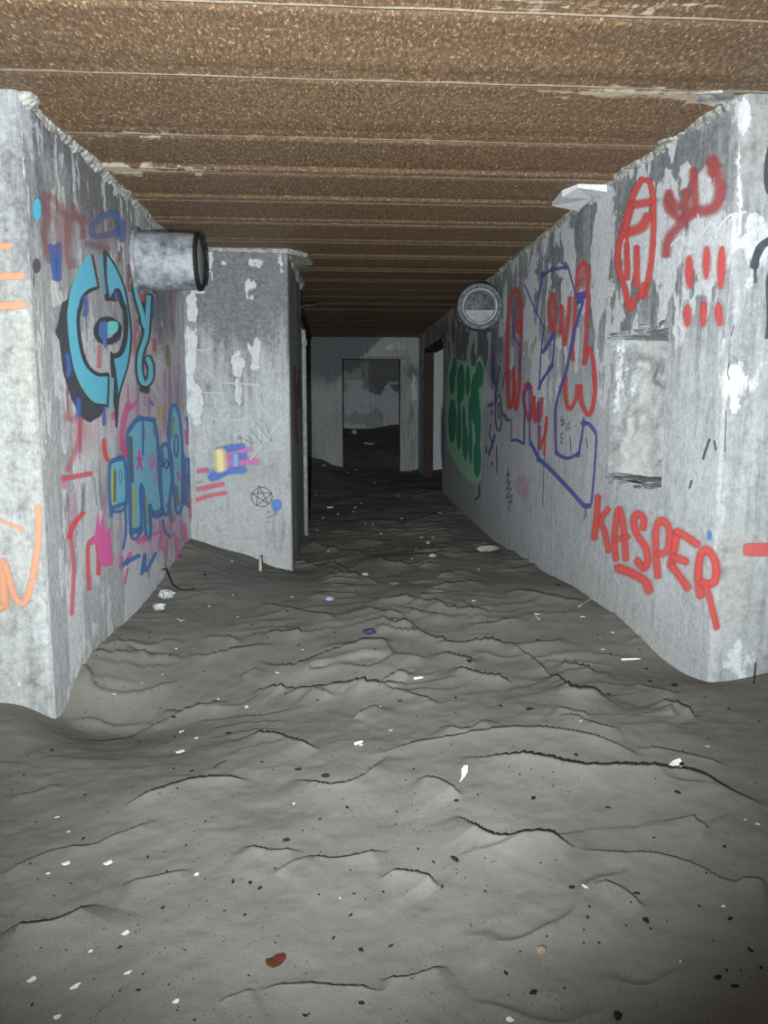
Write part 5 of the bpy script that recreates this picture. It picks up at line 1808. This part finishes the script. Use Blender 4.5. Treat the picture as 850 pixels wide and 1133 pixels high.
wt = [A5([p])[0] + (s,) for p, s in [((95, 497), 1.8), ((318, 410), 1.6), ((282, 438), 2), ((395, 293), 1.4), ((240, 230), 1.8), ((285, 215), 1.6), ((605, 222), 1.8), ((535, 368), 1.5), ((555, 500), 1.8), ((385, 533), 1.3), ((470, 517), 1.2), ((60, 572), 1.8), ((123, 693), 1.8), ((335, 737), 1.6), ((640, 682), 1.2), ((780, 470), 2.6), ((710, 645), 3), ((740, 612), 2), ((672, 612), 2), ((180, 475), 1.6), ((100, 190), 2.4), ((275, 460), 1.6), ((340, 530), 1.6), ((435, 590), 1.6), ((52, 360), 1.6), ((135, 262), 1.5), ((615, 735), 1.4), ((80, 820), 1.8)]]
for x, y, s in wt:
    thing('pale_pebble', random.choice(pebbles), x, y, s, 'tiny pale pebble on the dim sand near the far doorway', 'pebble', 'pale pebbles on the far sand')

# grit: uncountable dark crumbs
r = random.Random(77)
V, T = [], []
gx, gy, gs = [], [], []
while len(gx) < 5200:
    x = r.uniform(0, 850)
    y = 600 + 533 * r.random() ** 0.75
    gx.append(x)
    gy.append(y)
    gs.append(r.uniform(0.45, 1.05) if r.random() < 0.9 else r.uniform(1.1, 1.6))
P = ground(np.array(gx), np.array(gy))
ok = ((P[:, 0] > g_l(P[:, 1]) + 0.02) & (P[:, 0] < g_r(P[:, 1]) - 0.02)) | (P[:, 1] < 3.5)
ok &= ~((P[:, 1] > 7.2) & (P[:, 0] < -0.3))
_t = put(652, 664)
ok &= np.hypot(P[:, 0] - _t[0], P[:, 1] - _t[1]) > 0.35
ok &= fbm(P[:, 0] * 2.5, P[:, 1] * 2.5, 909, 3) > 0.40
P = P[ok]
gs = np.array(gs)[ok]
gz = floor_z(P[:, 0], P[:, 1])
for i in range(len(P)):
    s = gs[i] * float((P[i] - EYE) @ FW) / F
    a = r.uniform(0, 6.28)
    n0 = len(V)
    for q in range(4):
        t = a + q * math.pi / 2 + r.uniform(-.4, .4)
        V.append((P[i, 0] + s * math.cos(t) * r.uniform(.6, 1.3), P[i, 1] + s * math.sin(t) * r.uniform(.6, 1.3), gz[i] - 0.001))
    V.append((P[i, 0], P[i, 1], gz[i] + s * 0.8))
    T += [(n0 + q, n0 + (q + 1) % 4, n0 + 4) for q in range(4)]
me = mesh_np('sand_grit', V, T)
tag(link('sand_grit', me, M_grit), 'fine dark crumbs scattered all over the grey sand', 'grit', kind='stuff')

# ------------------------------------------------------------------ light : a hand-held torch just under the lens
ld = bpy.data.lights.new('torch', 'SPOT')
ld.energy = 1750
ld.color = (0.94, 0.985, 1.0)
ld.spot_size = math.radians(102)
ld.spot_blend = 1.0
ld.shadow_soft_size = 0.012
lo = bpy.data.objects.new('torch', ld)
C.objects.link(lo)
lp = EYE + RT * -0.13 + UP * -0.17
lo.location = lp
tgt = Vector((0.25, 9.0, 1.08 + 9.0 * math.tan(math.radians(7.5))))
lo.rotation_euler = (tgt - Vector(lp)).to_track_quat('-Z', 'Y').to_euler()
w = bpy.data.worlds.new('world')
S.world = w
w.use_nodes = True
w.node_tree.nodes['Background'].inputs[0].default_value = (0.62, 0.68, 0.75, 1)
w.node_tree.nodes['Background'].inputs[1].default_value = 0.34

vs = S.view_settings
vs.view_transform = 'Standard'
vs.look = 'None'
vs.gamma = 1.0
vs.use_curve_mapping = False
vs.exposure = 0.0
S.cycles.use_denoising = True
S.cycles.max_bounces = 6
S.cycles.diffuse_bounces = 4
S.cycles.transparent_max_bounces = 48
